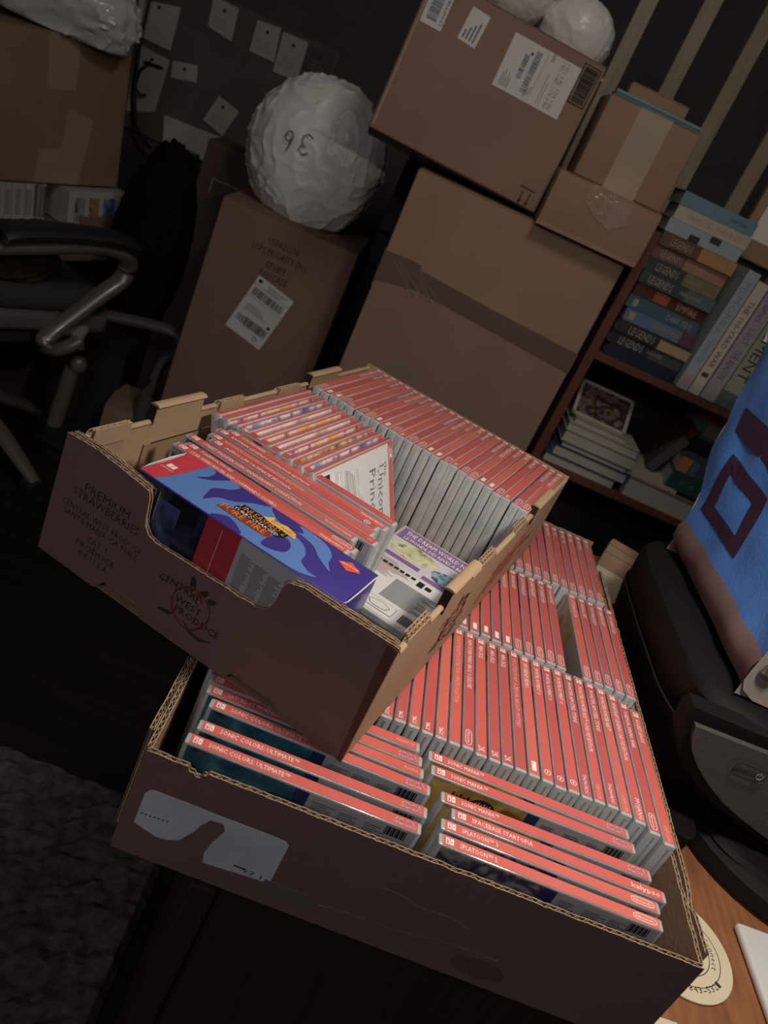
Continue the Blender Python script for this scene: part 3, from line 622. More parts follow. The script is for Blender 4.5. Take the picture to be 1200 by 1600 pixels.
def MW(x, y, z, yaw=0, pitch=0, roll=0):
    return Matrix.Translation(W((x, y, z))) @ Matrix.Rotation(math.radians(yaw), 4, 'Z') @ Matrix.Rotation(math.radians(pitch), 4, 'X') @ Matrix.Rotation(math.radians(roll), 4, 'Y')
def bars(g, x0, x1, z0, z1, y, n, m, vert=True, seed=1, M=None):
    r = random.Random(seed); p = 0.0; L = (x1-x0) if vert else (z1-z0)
    while p < L:
        w = r.choice((.6, .9, 1.4, 2.0)); q = r.choice((.6, 1.0, 1.4))
        if vert: g.quad((x0+p, y, z0), (x0+min(p+w, L), y, z0), (x0+min(p+w, L), y, z1), (x0+p, y, z1), m, M)
        else: g.quad((x0, y, z0+p), (x1, y, z0+p), (x1, y, z0+min(p+w, L)), (x0, y, z0+min(p+w, L)), m, M)
        p += w+q
def background_boxes():
    # big appliance carton with taped seam
    M = MW(-235, 1300, ZF, 0); t = carton('largest tan cardboard box, brown tape seam across its front, beside the bookcase', M, 441, 420, 1154, CB1)
    g = G(); sz = 858+95
    g.box(2, 439, -1.6, -.2, 2, sz-2, CB2); g.build('lower_flap', t)
    g = G(); tp = [(0, 40), (60, 44), (78, 40), (80, 30), (240, 22), (441, 8), (441, -46), (240, -26), (90, -18), (0, -36)]
    g.prism([(a, sz+b*.8+(6 if a < 200 else 0)) for a, b in tp], -3.0, -1.5, TAPEB, lambda a, b, h: (a, h, b)); g.prism([(a, sz+b) for a, b in ((0, 40), (0, -36), (-1.5, -36), (-1.5, 40))], 0, 60, TAPEB, lambda a, b, h: (a, h, b))
    for k in range(6): g.tube([(20+k*14+q*14, -3.2, sz+26-q*12+5*math.sin(k*2+q)) for q in range(5)], .5, mat('tape_wrinkle', (.36, .28, .24), .25, .6, coat=1), 4)
    g.build('packing_tape', t)
    # tilted carton with shipping label
    v = Vector([math.radians(a) for a in (-7.13, 2.44, 4.87)])
    M = Matrix.Translation(W((-352.6, 1302.8, 325))) @ Matrix.Rotation(v.length, 4, v.normalized())
    t = carton('brown cardboard box with large shipping label, tilted on top of the largest box', M, 359, 180, 280, CB2)
    def lab(name, x, z, w, h, rot, fn):
        g = G(); Ml = Matrix.Translation((x, -.6, z)) @ Matrix.Rotation(math.radians(rot), 4, 'Y')
        g.box(0, w, -.4, 0, 0, h, LABEL, .15, M=Ml); fn(g, Ml, w, h); g.build(name, t)
    def big(g, Ml, w, h):
        q = lambda a0, a1, b0, b1, m=GREYI, c=-.6: g.quad((a0, c, b0), (a1, c, b0), (a1, c, b1), (a0, c, b1), m, Ml)
        bars(g, 12, 86, 76, 88, -.6, 0, GREYI, True, 3, Ml); bars(g, 30, 72, 96, 106, -.6, 0, GREYI, True, 5, Ml)
        q(74, 79, 92, 97, BLK); q(4, 91, 66, 66.6); 
        for k in range(5): q(6, 6+(22, 30, 18, 26, 20)[k], 128-k*4, 129.4-k*4)
        for k in range(4): q(6+k*3, 20+k*3, 78-k*3, 79-k*3)
        for k in range(4):
            for b in range(2): g.text(('PHL 4', 'RCS 2', 'ZIP 9', 'USA 1')[k], (8+k*22, -.6, 30-b*9), X_, Z_, GREYI, w=16, h=7, M=Ml)
        g.text('ONT8', (80, -.6, 52), X_, Z_, BLK, w=14, h=6, M=Ml); q(6, 60, 50, 51); q(6, 46, 45, 46)
    # the label stands on its side: text reads upwards
    lab('shipping_label', 177, 163, 139, 95, 0, lambda g, Ml, w, h: big(g, Ml @ Matrix.Translation((w, 0, 0)) @ Matrix.Rotation(math.radians(-90), 4, 'Y'), h, w))
    lab('barcode_sticker', 10, 198, 42, 72, 0, lambda g, Ml, w, h: (bars(g, 8, w-14, 10, h-6, -.6, 0, GREYI, False, 7, Ml), g.text('LPNPMB3C', (w-3, -.6, 8), Z_, (-1, 0, 0), BLK, w=60, h=5, M=Ml)))
    lab('small_sticker', 84, 203, 37, 58, 4, lambda g, Ml, w, h: [g.quad((6+k*7, -.6, 6), (9+k*7, -.6, 6), (9+k*7, -.6, 20+7*k), (6+k*7, -.6, 20+7*k), GREYI, Ml) for k in range(4)])
    g = G(); Mb = Matrix.Translation((0, -.6, 0)); 
    g.tube([(318, 0, 200), (318, 0, 270), (351, 0, 270), (351, 0, 200), (318, 0, 200)], 1.2, INK, 4, Mb); bars(g, 322, 348, 204, 266, -.2, 0, INK, False, 2, Mb)
    g.build('printed_barcode', t)
    g = G(); g.box(309, 343, -.8, 0, 32, 34, INK, M=None)
    for x in (319, 334):
        g.box(x-1.2, x+1.2, -.8, 0, 9, 27, INK); g.poly([(x-4.5, -.8, 10), (x+4.5, -.8, 10), (x, -.8, 1)], INK)
    g.build('printed_arrows', t)
    g = G(); g.box(5, 8, -.8, 1, 8, 276, mat('carton_edge_pale', (.46, .33, .22), .8)); g.build('side_seam', t)
    # small taped box + box with paper strip + box behind
    M = MW(8, 1272, 297.5, -1); t = carton('small tan box wrapped in glossy clear tape, on right end of the largest box', M, 210, 180, 103, CB1, name='cardboard_box')
    g = G(); g.prism([(70, 103.6), (150, 103.6), (156, 60), (130, 40), (92, 52), (66, 70)], -1.0, -.4, TAPEC, lambda a, b, h: (a, h, b)); g.box(66, 152, -.5, 182, 103.2, 104, TAPEC); g.box(0, 206, -.9, .5, -.2, 8, TAPEC)
    for k in range(9): g.tube([(84+k*8, -1.2, 100-(k*7) % 20), (90+k*8, -1.3, 90-(k*7) % 20), (92+k*8, -1.2, 84-(k*9) % 22)], .7, mat('tape_glint', (.55, .48, .4), .05, .8, coat=1), 4)
    g.build('packing_tape', t)
    M = MW(35, 1300, 401.5, 0); t = carton('tan box with wide pale paper tape down its front, stacked on small taped box', M, 182, 150, 146, CB1)
    g = G(); g.box(60, 124, -1, -.2, 0, 146.6, TAPEP); g.box(60, 124, -1, 150, 146, 147, TAPEP); g.build('paper_tape', t)
    g = G(); g.box(6, 176, 2, 60, 146.6, 154, mat('teal_foam_sheet', (.16, .30, .30), .6), 2); g.tube([(6, 4, 153), (176, 4, 153)], 4, mat('teal_foam_sheet', (.16, .30, .30), .6), 8)
    o = g.build('foam_strip'); o.parent = None; tag(o, 'teal blue foam strip lying along the top of the paper-taped box', 'packing foam'); o.matrix_world = M
    M = MW(80, 1452, 401.5, 0); t = carton('shallow tan box standing behind the paper-taped box near the battens', M, 125, 60, 192, CB1)
    # envelope case carton
    M = MW(-640, 1600, ZF, 1.0); t = carton('tall brown mailing-envelope case with black print, white bag on top', M, 338, 300, 905, CB3)
    g = G(); Pn = lambda st, x, z, w: g.text(st, (x, -.5, z), (1, 0, -.04), (.04, 0, 1), INK, w=w, h=17, al='c')
    Pn('USPA21114', 168, 848-4, 76); Pn('USPS PRIORITY ENV', 168, 820-2, 142); Pn('EP14PE', 168, 794-4, 50); Pn('100/CASE', 170, 766, 70); g.build('printed_lettering', t)
    g = G(); Ml = Matrix.Translation((136, -.8, 768)) @ Matrix.Rotation(math.radians(15), 4, 'Y'); Ml = Ml @ Matrix.Translation((0, 0, -152))
    g.box(0, 102, -.4, 0, 0, 152, LABEL, .1, M=Ml); M3 = Ml @ Matrix.Translation((102, 0, 152)) @ Matrix.Rotation(math.radians(180), 4, 'Y')
    bars(g, 8, 94, 104, 122, -.6, 0, BLK, True, 9, M3)
    q = lambda a0, a1, b0, b1, m=GREYI: g.quad((a0, -.6, b0), (a1, -.6, b0), (a1, -.6, b1), (a0, -.6, b1), m, M3)
    M3 = Ml; bars(g, 8, 94, 104, 124, -.7, 0, BLK, True, 9, M3); q(0, 102, 98, 98.8, BLK); q(0, 102, 130, 130.8, BLK)
    for k in range(5): q(34, 90-6*k, 144-k*3, 145-k*3); q(14, 54+5*k, 80-k*4, 81.4-k*4); q(30, 88, 48-k*5, 49.5-k*5)
    g.text('G', (84, -.7, 22), (-1, 0, 0), (0, 0, -1), BLK, w=12, h=15, M=M3); q(6, 16, 138, 146, BLK); q(86, 94, 54, 62, BLK)
    g.build('shipping_label', t)
    # dark carton behind it
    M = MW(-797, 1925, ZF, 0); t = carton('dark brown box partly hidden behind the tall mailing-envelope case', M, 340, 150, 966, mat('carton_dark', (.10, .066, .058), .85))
    g = G(); g.tube([(40, -1, 876), (40, -1, 838)], 1.2, GREYP, 4); g.tube([(40, -1, 876), (112, -1, 876)], 1.2, GREYP, 4); g.build('printed_frame', t)
    # little box on the floor
    M = MW(-800, 1690, ZF, 8); carton('small brown box low behind the strawberry carton, beside the chair', M, 150, 180, 250, CB2)
    # left box seen on its side above the paperbacks
    Ml = Matrix.Rotation(math.radians(57), 4, 'Z') @ Matrix.Rotation(math.radians(-7.4), 4, 'Y') 
    rot = (0.52, -8.0, 57.23); v = Vector([math.radians(a) for a in rot]); Ml = Matrix.Rotation(v.length, 4, v.normalized())
    M = Matrix.Translation(W((-1342.4, 1630.4, -210.5))) @ Ml @ Matrix.Scale(1.13, 4)
    t = carton('large brown box with peeling tape patches above the comic books at far left', M, 483, 280, 325, CB1)
    tp = mat('tan_tape_patch', (.47, .33, .22), .5, .4, coat=.3); g = G()
    g.prism([(270, 209), (342, 213), (346, 325), (268, 325)], -.8, -.2, tp, lambda a, b, h: (a, h, b)); g.build('tape_patch', t)
    g = G(); g.prism([(316, 83), (329, 170), (397, 154), (367, 2), (252, 2), (262, 79)], -.8, -.2, tp, lambda a, b, h: (a, h, b)); g.build('tape_patch', t)
background_boxes()
def books(): pass
# ---------------------------------------------------------------- soft plastic bags
def blob(seed, rx, ry, rz, m, sub=5, crease=.10, flat=None, big=1.0, pillow=False):
    bm = bmesh.new(); bmesh.ops.create_icosphere(bm, subdivisions=sub, radius=1)
    for v in bm.verts:
        p = v.co.normalized(); q = p*.9*big+Vector((seed, seed*.7, 0))
        n = noise.noise(q); n2 = noise.noise(q*.8+Vector((5, 1, 3)))
        # long soft folds: ridged noise stretched along one warped direction
        w = Vector((p.x*2.2+n*1.2, p.y*2.2, p.z*.8+n2*1.5))
        r1 = 1-abs(noise.noise(w*1.3*big+Vector((seed, 0, 3))))*2; w2 = Vector((p.x*1.2+n2, p.y*2, p.z*3+n)); r2 = 1-abs(noise.noise(w2*1.5*big+Vector((0, seed, 1))))*2
        r3 = 1-abs(noise.noise(Vector((p.x*5+n*4, p.z*1.6+n2*3, p.y*3+seed))))*2
        r = 1+crease*.7*n+crease*.30*(max(r1, 0)**4)+crease*.22*(max(r2, 0)**5)+crease*.06*max(r3, 0)**4
        if pillow:
            rho = min(math.hypot(p.x, p.z), .9999); e = max(abs(p.x), abs(p.z))
            c = Vector((p.x*(1+.05*rho**4), math.copysign((1-rho**3.2)**.55, p.y), p.z*(1+.05*rho**4)))*r
        else: c = p*r
        c = Vector((c.x*rx, c.y*ry, c.z*rz))
        if flat is not None and c.z < flat: c.z = flat+(c.z-flat)*.12
        v.co = c
    g = G(); bm.verts.index_update(); g.add([v.co[:] for v in bm.verts], [[v.index for v in f.verts] for f in bm.faces], m); bm.free(); return g
def bags():
    poly = mat('pale_grey_poly_bag', (.90, .92, .85), .36, .5, coat=.2, coatr=.25, bump=.15, bscale=7)
    g = blob(3.1, 160, 105, 170, poly, 6, .11, -150, pillow=True); o = g.build('mailer_bag', smooth=True)
    o.location = W((-492, 1740, 194)); o.rotation_euler = (0, math.radians(-6), 0); tag(o, 'round stuffed pale grey plastic mailer with handwritten 36 on top of envelope case', 'mailing bag')
    g = G(); g.tube([(8+8*math.cos(q), -1, 6+11*math.sin(q)) for q in [2*math.pi*i/12 for i in range(13)]]+[(17, -1, -8), (15, -1, -26)], 1.3, INK, 5)
    g.tube([(62, 0, -4), (52, 0, -14), (38, 0, -8), (40, 0, 2), (52, 0, 4), (40, 0, 8), (36, 0, 22), (46, 0, 32), (58, 0, 28)], 1.4, INK, 5)
    m_ = g.build('handwritten_number', o); m_.location = (-.060, -.112, .030); m_.rotation_euler = (0, math.radians(14), 0)
    thin = mat('white_thin_bag', (.82, .80, .75), .4, .4, coat=.3, coatr=.2, bump=.4, bscale=14)
    for nm, lab, loc, r, s in (('plastic_bag', 'knotted white plastic bag behind the top right corner of the labelled box', (-58, 1490, 622), (74, 62, 70), 7.3), ('plastic_bag', 'white plastic bag at the top edge left of the knotted bag', (-190, 1480, 655), (66, 60, 70), 9.9)):
        g = blob(s, *r, thin, 5, .12); g.tube([(0, 0, r[2]-6), (4, 0, r[2]+10), (16, 4, r[2]+22)], [9, 7, 12], thin, 10)
        if s == 7.3: g.tube([(r[0]-16, 0, -36), (r[0]+2, 0, -42), (r[0]+10, 0, -50)], [16, 9, 5], thin, 8)
        o = g.build(nm, smooth=True); o.location = W(loc); tag(o, lab, 'plastic bag')
    g = blob(5.5, 205, 110, 118, mat('white_printed_bag', (.75, .73, .70), .4, .4, coat=.3, bump=.6, bscale=22), 5, .22, -66)
    o = g.build('shopping_bag', smooth=True); o.location = W((-1262, 1960, 262)); tag(o, 'crumpled white shopping bag with orange print on the large box at top left', 'plastic bag')
    org = mat('orange_bag_print', (.55, .13, .05), .4); gr = mat('grey_bag_print', (.22, .24, .28), .4)
    def on(pts, mm, y=-82):
        g.poly([(a, y, b) for a, b in pts], mm)
    g = G(); on([(-70, 10), (-40, 70), (-22, 66), (-50, 2)], org, -96); on([(-36, 30), (-22, 60), (-10, 54), (-24, 22)], org, -96); g.build('orange_print', o)
    g = G(); on([(10, 26), (26, 40), (30, 20)], gr, -98); on([(50, 2), (64, 16), (70, 0)], gr, -98); g.build('symbol_print', o)
bags()
# ================================================================= BOOKCASE AND BOOKS
def bookcase():
    red = mat('red_brown_shelf_wood', (.16, .062, .038), .5, .4, var=.3, vscale=10, stretch=(10, 10, 1.5)); dk = mat('dark_shelf_back', (.035, .022, .022), .8)
    t = thing('bookcase', 'red-brown wooden bookcase behind the printer, books on two shelves', 'bookcase', (0, 0, ZF))
    Z0 = -ZF
    g = G(); g.box(229, 249, 1340, 1600, 0, Z0+371, red, 1); g.build('side_panel', t)
    g = G(); g.box(980, 1000, 1340, 1600, 0, Z0+371, red, 1); g.build('side_panel', t)
    for z in (116, -148):
        g = G(); g.box(249, 980, 1342, 1598, Z0+z-17, Z0+z, red, 1); g.build('shelf', t)
    g = G(); g.box(249, 980, 1342, 1598, Z0-520, Z0-500, red, 1); g.build('shelf', t)
    g = G(); g.box(229, 1000, 1592, 1600, 0, Z0+371, dk); g.build('back_panel', t)
bookcase()
PG = mat('book_pages', (.50, .47, .40), .8, .2, var=.25, vscale=120, stretch=(1, 1, 18))
def bookmat(c): return mat('book_cover_%02d%02d%02d' % tuple(int(x*99) for x in c), c, .45, .4, coat=.25)
def book(label, M, L, D, T, col, group=None, title=None, tcol=None, extra=None, pages_front=False, name='book', artm=None, flip=1):
    """local: spine along x (0..L) at y=0 facing the viewer, depth y 0..D, thickness z 0..T.  pages_front: the page block faces the viewer"""
    t = thing(name, label, 'book', group=group, world=M); cv = bookmat(col); g = G()
    if pages_front:
        g.box(0, L, 0, D, 0, 1.5, cv); g.box(0, L, 0, D, T-1.5, T, cv); g.box(0, L, D-1.5, D, 0, T, cv)
    else:
        g.box(0, L, 0, 1.5, 0, T, artm or cv, .3); g.box(0, L, 1.2, D, 0, 1.3, cv); g.box(0, L, 1.2, D, T-1.3, T, cv)
    g.build('cover', t)
    g = G(); g.box(2, L-2, 2 if not pages_front else 3, D-3, 1.4, T-1.4, PG); g.build('page_block', t)
    if title or extra:
        g = G()
        if title:
            for s, x, w, h, c in title: g.text(s, (x, -.2, (T-h)/2), X_, Z_, c, w=w, h=h)
        for a0, a1, b0, b1, c in (extra or []): g.quad((a0, -.12, b0*T), (a1, -.12, b0*T), (a1, -.12, b1*T), (a0, -.12, b1*T), c)
        g.build('spine_print', t)
    return t
def shelf_books():
    cream = mat('cream_title_ink', (.40, .32, .24), .5); dkk = mat('dark_title_ink', (.04, .035, .05), .5); gold = mat('ochre_band', (.45, .24, .10), .5); blu = mat('pale_blue_band', (.22, .32, .38), .5)
    gp = 'thick paperbacks stacked flat at the left of the upper shelf'
    S = [((.16, .27, .34), 'top of the stack, steel blue', [('CREATIVE', 30, 70, 13, blu), ('MASTERS', 106, 34, 7, dkk)], []),
         ((.48, .45, .36), 'second from top, cream', [('THE HOUSE', 26, 50, 11, gold), ('FOREVER CITY', 88, 56, 10, gold)], []),
         ((.34, .42, .43), 'third from top, pale grey-blue', [('', 0, 1, 1, dkk)], [(50, 72, .0, .5, dkk), (90, 112, .5, 1, dkk)]),
         ((.14, .075, .05), 'fourth from top, brown with orange right half', [('LEGENDS', 22, 46, 14, cream), ('CHRONICLE', 96, 46, 8, cream)], [(84, 160, 0, 1, gold)]),
         ((.17, .10, .085), 'fifth from top, brown with tan right half', [('LEGENDS', 18, 46, 14, cream), ('HERO', 96, 36, 8, cream)], [(70, 160, 0, 1, mat('tan_band', (.36, .20, .13), .5))]),
         ((.05, .06, .06), 'sixth from top, black and olive', [('LEGENDS', 24, 48, 15, cream), ('OUTCAST', 92, 30, 8, cream)], [(84, 160, 0, 1, mat('olive_band', (.20, .17, .09), .5))]),
         ((.05, .07, .075), 'seventh from top, black and slate', [('LEGENDS', 18, 52, 15, cream), ('REBEL DAWN', 88, 44, 8, cream)], [(100, 160, 0, 1, mat('slate_band', (.10, .14, .14), .5))]),
         ((.10, .03, .025), 'eighth from top, dark red', [('EMPIRE', 94, 44, 14, cream)], [(42, 74, .1, .9, mat('ember_band', (.36, .10, .04), .5))]),
         ((.06, .13, .17), 'ninth from top, teal', [('DARK TIDE', 88, 56, 12, cream)], [(12, 22, .2, .8, cream)]),
         ((.12, .19, .28), 'tenth from top, mid blue', [('DESTINY WAY', 66, 60, 11, gold)], [(10, 22, .2, .8, cream), (126, 160, 0, 1, mat('plum_band', (.12, .05, .08), .5))]),
         ((.04, .035, .03), 'eleventh from top, black with ochre right half', [('LEGENDS', 24, 58, 16, cream)], [(92, 162, 0, .8, mat('sand_band', (.42, .30, .18), .5))]),
         ((.03, .035, .04), 'twelfth from top, black with green right half', [('LEGENDS', 20, 54, 16, cream), ('TATOOINE', 84, 34, 8, cream)], [(92, 162, 0, 1, mat('moss_band', (.06, .08, .07), .5))]),
         ((.018, .025, .05), 'lowest but one, plain navy', None, [])]
    z = 116.5; T = 26.3; n = len(S); rnd = random.Random(2)
    for i in range(n-1, -1, -1):
        c, lb, ti, ex = S[i]; dx = rnd.uniform(-3, 4)+(6 if i > 8 else 0)+(n-1-i)*-.6
        book('thick paperback lying flat, '+lb+', upper bookcase shelf', MW(255+dx, 1345+rnd.uniform(-6, 4), z, rnd.uniform(-1.2, 1.2)), 158, 105, T-.6, c, gp, ti, extra=ex); z += T
    gp = 'hardcovers standing right of the stacked paperbacks'
    St = MW
    def stand(lb, x, wd_, hgt, col, title, ex=None, lean=-1.2, y=1342):
        # spine vertical: local x -> up
        M = Matrix.Translation(W((x+wd_, y, 117))) @ Matrix.Rotation(math.radians(lean), 4, 'Y') @ Matrix(((0, 0, -1, 0), (0, 1, 0, 0), (1, 0, 0, 0), (0, 0, 0, 1)))
        t = book(lb, M, hgt, 150, wd_, col, gp, None)
        g = G()
        for s, zz, ww, hh, c in title: g.text(s, (zz+ww, -.3, (wd_-hh)/2+hh), (-1, 0, 0), (0, 0, -1), c, w=ww, h=hh)
        for a0, a1, b0, b1, c in (ex or []): g.quad((a0, -.15, b0*wd_), (a1, -.15, b0*wd_), (a1, -.15, b1*wd_), (a0, -.15, b1*wd_), c)
        g.build('spine_print', t)
    slate = mat('slate_title_ink', (.20, .27, .30), .5); plum = mat('violet_title_ink', (.13, .09, .20), .5); brn = mat('maroon_oval', (.16, .04, .03), .5)
    stand('pale blue-green hardcover standing next to the stacked paperbacks', 430, 26, 262, (.36, .42, .42), [('MEMORIES', 130, 110, 14, slate), ('TENDER', 60, 60, 12, slate)], [(12, 40, .1, .9, mat('pink_panel', (.45, .36, .34), .5))], 1.8)
    stand('cream standing book with bold black title, second of the upright books', 459, 24, 250, (.58, .53, .45), [('THE 100-YARD WAR', 62, 150, 11, dkk)], [(40, 50, .2, .8, brn)], 1.8)
    stand('grey-lilac standing book with violet title, third of the upright books', 487, 32, 250, (.36, .33, .34), [('Quarters', 180, 50, 17, plum), ('LOST', 130, 34, 14, plum), ('THE REASON', 50, 66, 16, plum)], None, 1.8)
    stand('olive-cream standing book, rightmost upright one, beside the blue bag', 522, 40, 262, (.33, .34, .24), [('CLEMENT', 62, 150, 24, dkk)], [(0, 34, 0, 1, mat('slate_band', (.10, .14, .14), .5))], 1.8)
    # lower shelf: pile with pages to the viewer
    gp = 'books stacked flat at the left of the lower shelf'
    z = -147.5
    for i, (c, T, L, dx, lb) in enumerate([((.05, .08, .12), 21, 172, 0, 'lowest, widest'), ((.03, .06, .12), 24, 178, 12, 'second from bottom, navy covers'), ((.03, .035, .05), 12, 160, 22, 'third from bottom, thin and dark'), ((.30, .29, .25), 27, 176, 16, 'third from top, grey-white'), ((.46, .44, .38), 19, 170, 14, 'second from top, pale'), ((.42, .36, .26), 14, 124, 22, 'topmost closed one, cream')]):
        book('flat book with page edges out, '+lb+', lower shelf pile', MW(256+dx, 1346, z, 0), L, 110, T, c, gp, pages_front=True); z += T+.4
    # framed picture leaning on the pile
    t = thing('picture_frame', 'pale framed dark picture leaning on the lower shelf book pile', 'picture frame', world=MW(268, 1366, z+1, -4, -52))
    fm = mat('pale_frame_wood', (.40, .34, .28), .5); g = G()
    for a in ((0, 128, 0, 8), (0, 128, 92, 100), (0, 8, 0, 100), (120, 128, 0, 100)): g.box(a[0], a[1], 0, 7, a[2], a[3], fm, .6)
    g.build('frame', t); g = G(); g.box(8, 120, 2, 4, 8, 92, art('dark_picture', [(.05, .025, .02), (.16, .12, .10), (.04, .02, .02), (.22, .18, .15)], 30)); g.build('picture', t)
    # open wide book / ledger
    t = book('wide gilt-edged book lying flat beside the pile, lower shelf', MW(452, 1348, -147.5, -2), 170, 150, 46, (.30, .22, .12), None, pages_front=True)
    t = book('broad cream paperback resting on top of the gilt-edged book', MW(440, 1352, -100.5, -2, 3), 120, 150, 8, (.50, .45, .36), None)
    t = book('grey upright book leaning on the lower shelf behind the green book', MW(508, 1402, -86, -8, 0, -68), 100, 120, 22, (.10, .085, .085), None)
    t = book('dark green book lying on the gilt-edged book near the blue bag', MW(530, 1356, -92, -3), 110, 120, 42, (.025, .085, .075), None, [('ATLAS', 26, 34, 12, mat('teal_title', (.10, .22, .20), .5))])
    t = book('dark red book leaning behind the small orange box, lower shelf', MW(520, 1430, -48, -6, 0, -60), 92, 110, 20, (.12, .03, .03), None)
    t = book('small box-like book with orange left end on the green book', MW(532, 1358, -49, -3), 104, 90, 34, (.06, .09, .09), None, None, extra=[(0, 26, 0, 1, mat('orange_end', (.50, .20, .09), .5)), (30, 44, 0, 1, mat('blue_end', (.09, .16, .20), .5))])
    t = book('teal book in the upper part of the lower shelf by the bag', MW(552, 1440, 18, 0), 90, 100, 44, (.06, .19, .15), None, None, extra=[(24, 70, .2, .9, mat('pinkish_panel', (.32, .24, .18), .5))])
    t = book('dark block-shaped book under the teal book, lower shelf', MW(550, 1440, -14, 0), 92, 100, 31.5, (.03, .035, .035), None)
    t = book('bright red book on the teal book, lower shelf', MW(548, 1436, 62.5, 0), 92, 100, 32, (.50, .04, .045), None)
    # crate-like carton at the right image edge
    M = MW(424, 1470, 392, -14); t = carton('tan box with white label at right edge above the upright books', M, 260, 200, 150, CB1)
    g = G(); g.box(20, 110, -1, -.2, 40, 110, LABEL); g.build('paper_label', t)
    g = G(); g.box(424, 560, 1500, 1560, 117, 391, bookmat((.05, .04, .04))); 
    g.v = [(a, b, c-ZF) for a, b, c in g.v]; o = g.build('storage_tin'); tag(o, 'dark upright container behind the standing books on upper shelf', 'container')
shelf_books()
# ================================================================= NOTICE BOARD, PAPERS, CABLE
KW = 1.1588
def pushback(o):
    for v in o.data.vertices:
        p = v.co*1000; v.co = Vector((-163.677+(p.x+163.677)*KW, -418.266+(p.y+418.266)*KW, 1262.093+(p.z-1262.093)*KW))/1000
    return o
def papers():
    g = G(); g.box(-1700, -573, 2088, 2099.5, 20-ZF, 425-ZF, mat('grey_pinboard', (.16, .135, .13), .85, bump=.2, bscale=120, var=.2, vscale=8), 3)
    o = pushback(g.build('notice_board')); tag(o, 'dark grey pinboard on the back wall with pinned papers at upper left', 'notice board')
    pp = mat('dim_note_paper', (.55, .52, .50), .7); pen = mat('faint_writing', (.28, .27, .28), .7)
    gp = 'papers pinned to the notice board'
    L = [('tall note sheet with dark pin behind the hanging cable', [(-1115, 336), (-1006, 360), (-1004, 251), (-1114, 253)], 1), ('note sheet directly below the tall sheet, hanging lower left', [(-1096, 235), (-999, 229), (-1002, 91), (-1079, 60)], 1),
         ('small white card printed with a dark leaf mark', [(-990, 232), (-923, 247), (-914, 206), (-985, 190)], 1), ('two-part note in the upper row with a line across', [(-932, 420), (-860, 416), (-855, 336), (-925, 346)], 1),
         ('square note turned on its corner', [(-846, 200), (-782, 184), (-806, 107), (-870, 126)], 1), ('wide pale sheet low on the board', [(-975, 94), (-805, 103), (-816, 26), (-959, 24)], 0),
         ('note in the upper row right of the two-part note', [(-805, 411), (-741, 417), (-732, 334), (-803, 335)], 1), ('long note in the upper row with a round dark pin', [(-732, 412), (-661, 414), (-659, 315), (-728, 313)], 1),
         ('dark card at the right end of the upper row', [(-655, 414), (-584, 414), (-584, 360), (-655, 352)], 2)]
    for lb, q, k in L:
        g = G(); g.prism([(a, b-ZF) for a, b in q], 2083, 2086.5, pp if k < 2 else mat('dark_card', (.09, .08, .085), .6), lambda a, b, h: (a, h, b))
        cx = sum(a for a, b in q)/4; cy = sum(b for a, b in q)/4-ZF
        if k: 
            for i in range(3): g.box(cx-22, cx+12+6*i, 2082.6, 2083, cy-8-9*i, cy-6.5-9*i, pen)
            g.prism([(cx+4*math.cos(t), max(b for a, b in q)-ZF-22+4*math.sin(t)) for t in [2*math.pi*i/10 for i in range(10)]], 2078, 2083, BLK, lambda a, b, h: (a, h, b))
        tag(pushback(g.build('pinned_paper')), lb, 'note', gp)
    g = G(); pts = [(-1075, 2060, 520), (-1082, 2060, 348), (-1078, 2060, 240), (-1062, 2060, 120), (-1035, 2060, 40), (-1000, 2055, 12), (-975, 2050, 4)]
    g.tube([(a, b, c-ZF) for a, b, c in pts], 4.5, BLK, 8); g.tube([(-1070, 2060, 150-ZF), (-1040, 2062, 60-ZF)], 3, BLK, 6)
    tag(pushback(g.build('hanging_cable')), 'thin black cable hanging in front of the pinned papers at upper left', 'cable')
    # wire hook on the board
    g = G(); g.tube([(-1045, 2080, 205-ZF), (-1062, 2070, 180-ZF), (-1064, 2065, 130-ZF), (-1046, 2065, 118-ZF), (-1032, 2070, 124-ZF)], 4, BLK, 6); g.tube([(-1060, 2075, 200-ZF), (-1010, 2078, 204-ZF)], 4, BLK, 6)
    tag(pushback(g.build('wire_hook')), 'bent black wire hook on the sheet behind the hanging cable', 'hook')
    # small dark gadget and pale box on top of the clutter
    g = G(); g.box(0, 58, 0, 50, 0, 116, BLK, 4); o = g.build('black_gadget')
    o.location = W((-996, 2360, -127.5)); tag(o, 'small black square gadget in front of the wide pale sheet', 'gadget')
    g = G(); g.box(0, 74, 0, 60, 0, 34, mat('dim_tan_card', (.24, .18, .14), .7), 2); o = g.build('small_carton'); o.location = W((-1040, 2290, -127)); o.rotation_euler = (0, .1, -.15); tag(o, 'small tan carton with a dark hole below the black square gadget', 'box')
    h = G(); h.box(52, 64, -1, 0, 10, 22, BLK); h.build('hole_print', o)
papers()
